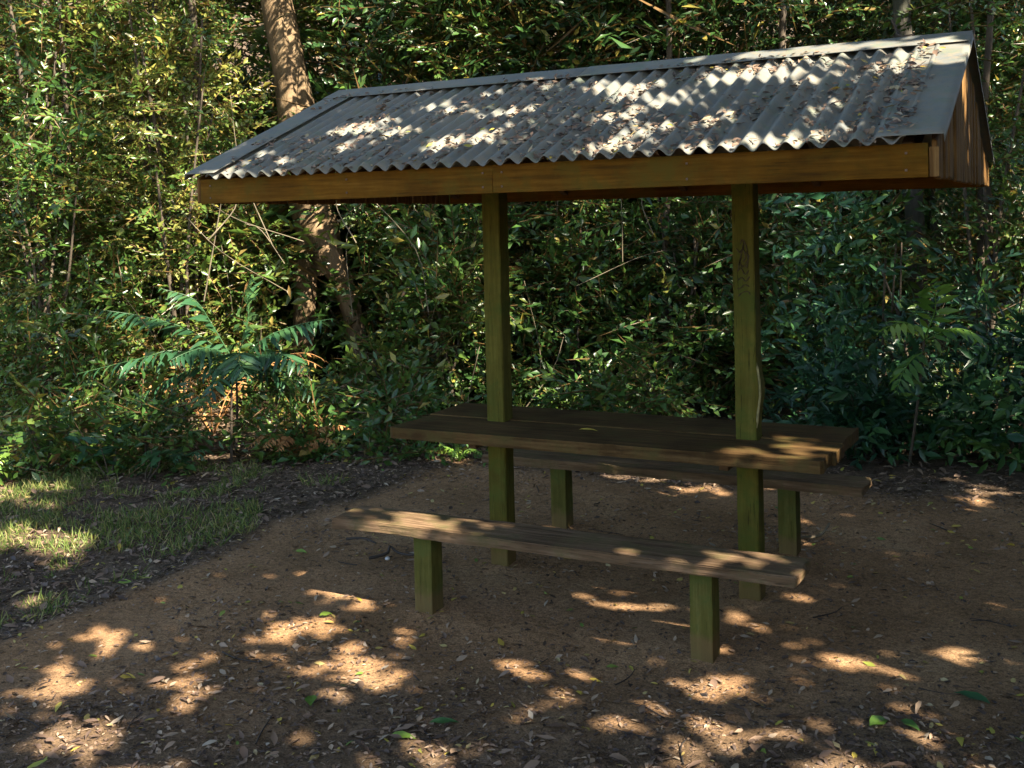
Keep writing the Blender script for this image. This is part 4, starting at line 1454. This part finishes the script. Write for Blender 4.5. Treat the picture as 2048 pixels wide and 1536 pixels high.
# ------------------------------------------------------------------ single fallen leaves and sticks one can point to
single = [
    (.14, -1.78, .105, .45, 2.2, 'leaf_bright', .45, 'large green fallen leaf on the dirt in front, left of centre'),
    (.53, -1.84, .095, .38, .2, 'leaf_bright', .75, 'yellow-green fallen leaf at the bottom, in front of the bench'),
    (.60, -1.70, .11, .30, .5, 'leaf_gloss', .7, 'dark green fallen leaf beside the yellow-green one at the bottom'),
    (2.00, -1.10, .10, .55, 1.0, 'leaf_bright', .6, 'bright green fallen leaf among the sunlit patches at lower right'),
    (2.09, -1.02, .085, .45, -.6, 'leaf_gloss', .8, 'green fallen leaf touching the bright one at lower right'),
    (-.72, -1.88, .07, .5, .3, 'litter', .93, 'yellow fallen leaf on bare dirt at lower left'),
    (-.41, -1.01, .065, .55, .9, 'leaf_bright', .9, 'lime-green fallen leaf in front of the bench, by the left leg'),
    (-1.13, -.28, .075, .5, .1, 'leaf_bright', .95, 'yellow-green fallen leaf on the pad left of the bench end'),
    (2.36, -.77, .15, .32, 2.7, 'leaf_frond', .5, 'long grey-green fallen leaf at the right edge of the dirt'),
    (-1.72, -.97, .085, .5, .4, 'leaf_bright', .95, 'yellow-green fallen leaf at the boundary of grass and dirt'),
]
single.append((.50, -.13, .10, .22, .15, 'litter', .935, 'thin yellow leaf lying on the tabletop between the posts'))
for q, (x, y, ln, wl, a, mt, tn, lab) in enumerate(single):
    g = float(gh(x, y)) + .012 if 'tabletop' not in lab else .7535
    D = np.array([[math.cos(a), math.sin(a), .12]])
    V, T, tt = leaf_big(np.array([[0., 0, 0]]), D, np.array([[.1, -.25, 1.]]), np.array([ln]), np.array([ln * wl]), np.array([tn]), .18, .16)
    o = raw_obj('fallen_leaf', V, T, M[mt], tint=tt)
    o.location = (x, y, g)
    tag(o, lab, 'leaf', 'single fallen leaves on the dirt')


def stick(name, pts, rad, mat, label, cat):
    p0 = np.array(pts[0])
    V, Q = tube(smooth_path(np.array(pts) - p0, 14), np.linspace(rad, rad * .6, 14), 6, .12, 5)
    o = raw_obj(name, V, Q, mat, smooth=True)
    o.location = p0
    return tag(o, label, cat)


stick('fallen_stick', [(-.66, -.26, .02), (-.60, -.18, .03), (-.62, -.12, .05), (-.56, -.14, .03), (-.46, -.16, .035), (-.38, -.16, .06)], .009, M['twig'], 'short crooked black stick on the dirt under the left end of the bench', 'stick')
stick('fallen_stick', [(-.98, -.02, .02), (-.88, .0, .03), (-.78, -.02, .02)], .008, M['twig'], 'dark stick on the dirt just left of the bench end', 'stick')
stick('bark_strip', [(1.20, .86, .02), (1.30, .90, .035), (1.40, 1.0, .03), (1.43, 1.12, .07)], .010, M['paletwig'], 'pale curled bark strip on the ground behind the right end of the bench', 'bark')
px_, pz_ = 1.98, RZ
stick('roof_twig', [(1.955, -.02, RZ + .10), (1.975, -.03, RZ + .05), (1.99, -.06, RZ + .022), (2.05, -.07, RZ + .02)], .006, M['twig'], 'small black twig sticking up from the ridge near the gable end', 'twig')
bm = bmesh.new()
bmesh.ops.create_icosphere(bm, subdivisions=2, radius=.014)
for v in bm.verts:
    v.co *= 1 + .25 * (float(vnoise(v.co.x * 40 + v.co.z * 31, v.co.y * 40, .5, 3)) - .5)
    v.co.z *= .7
o = bobj('pebble', bm, M['stone'])
o.location = (-.585, -.20, .012)
tag(o, 'small pale pebble beside the crooked black stick', 'pebble')
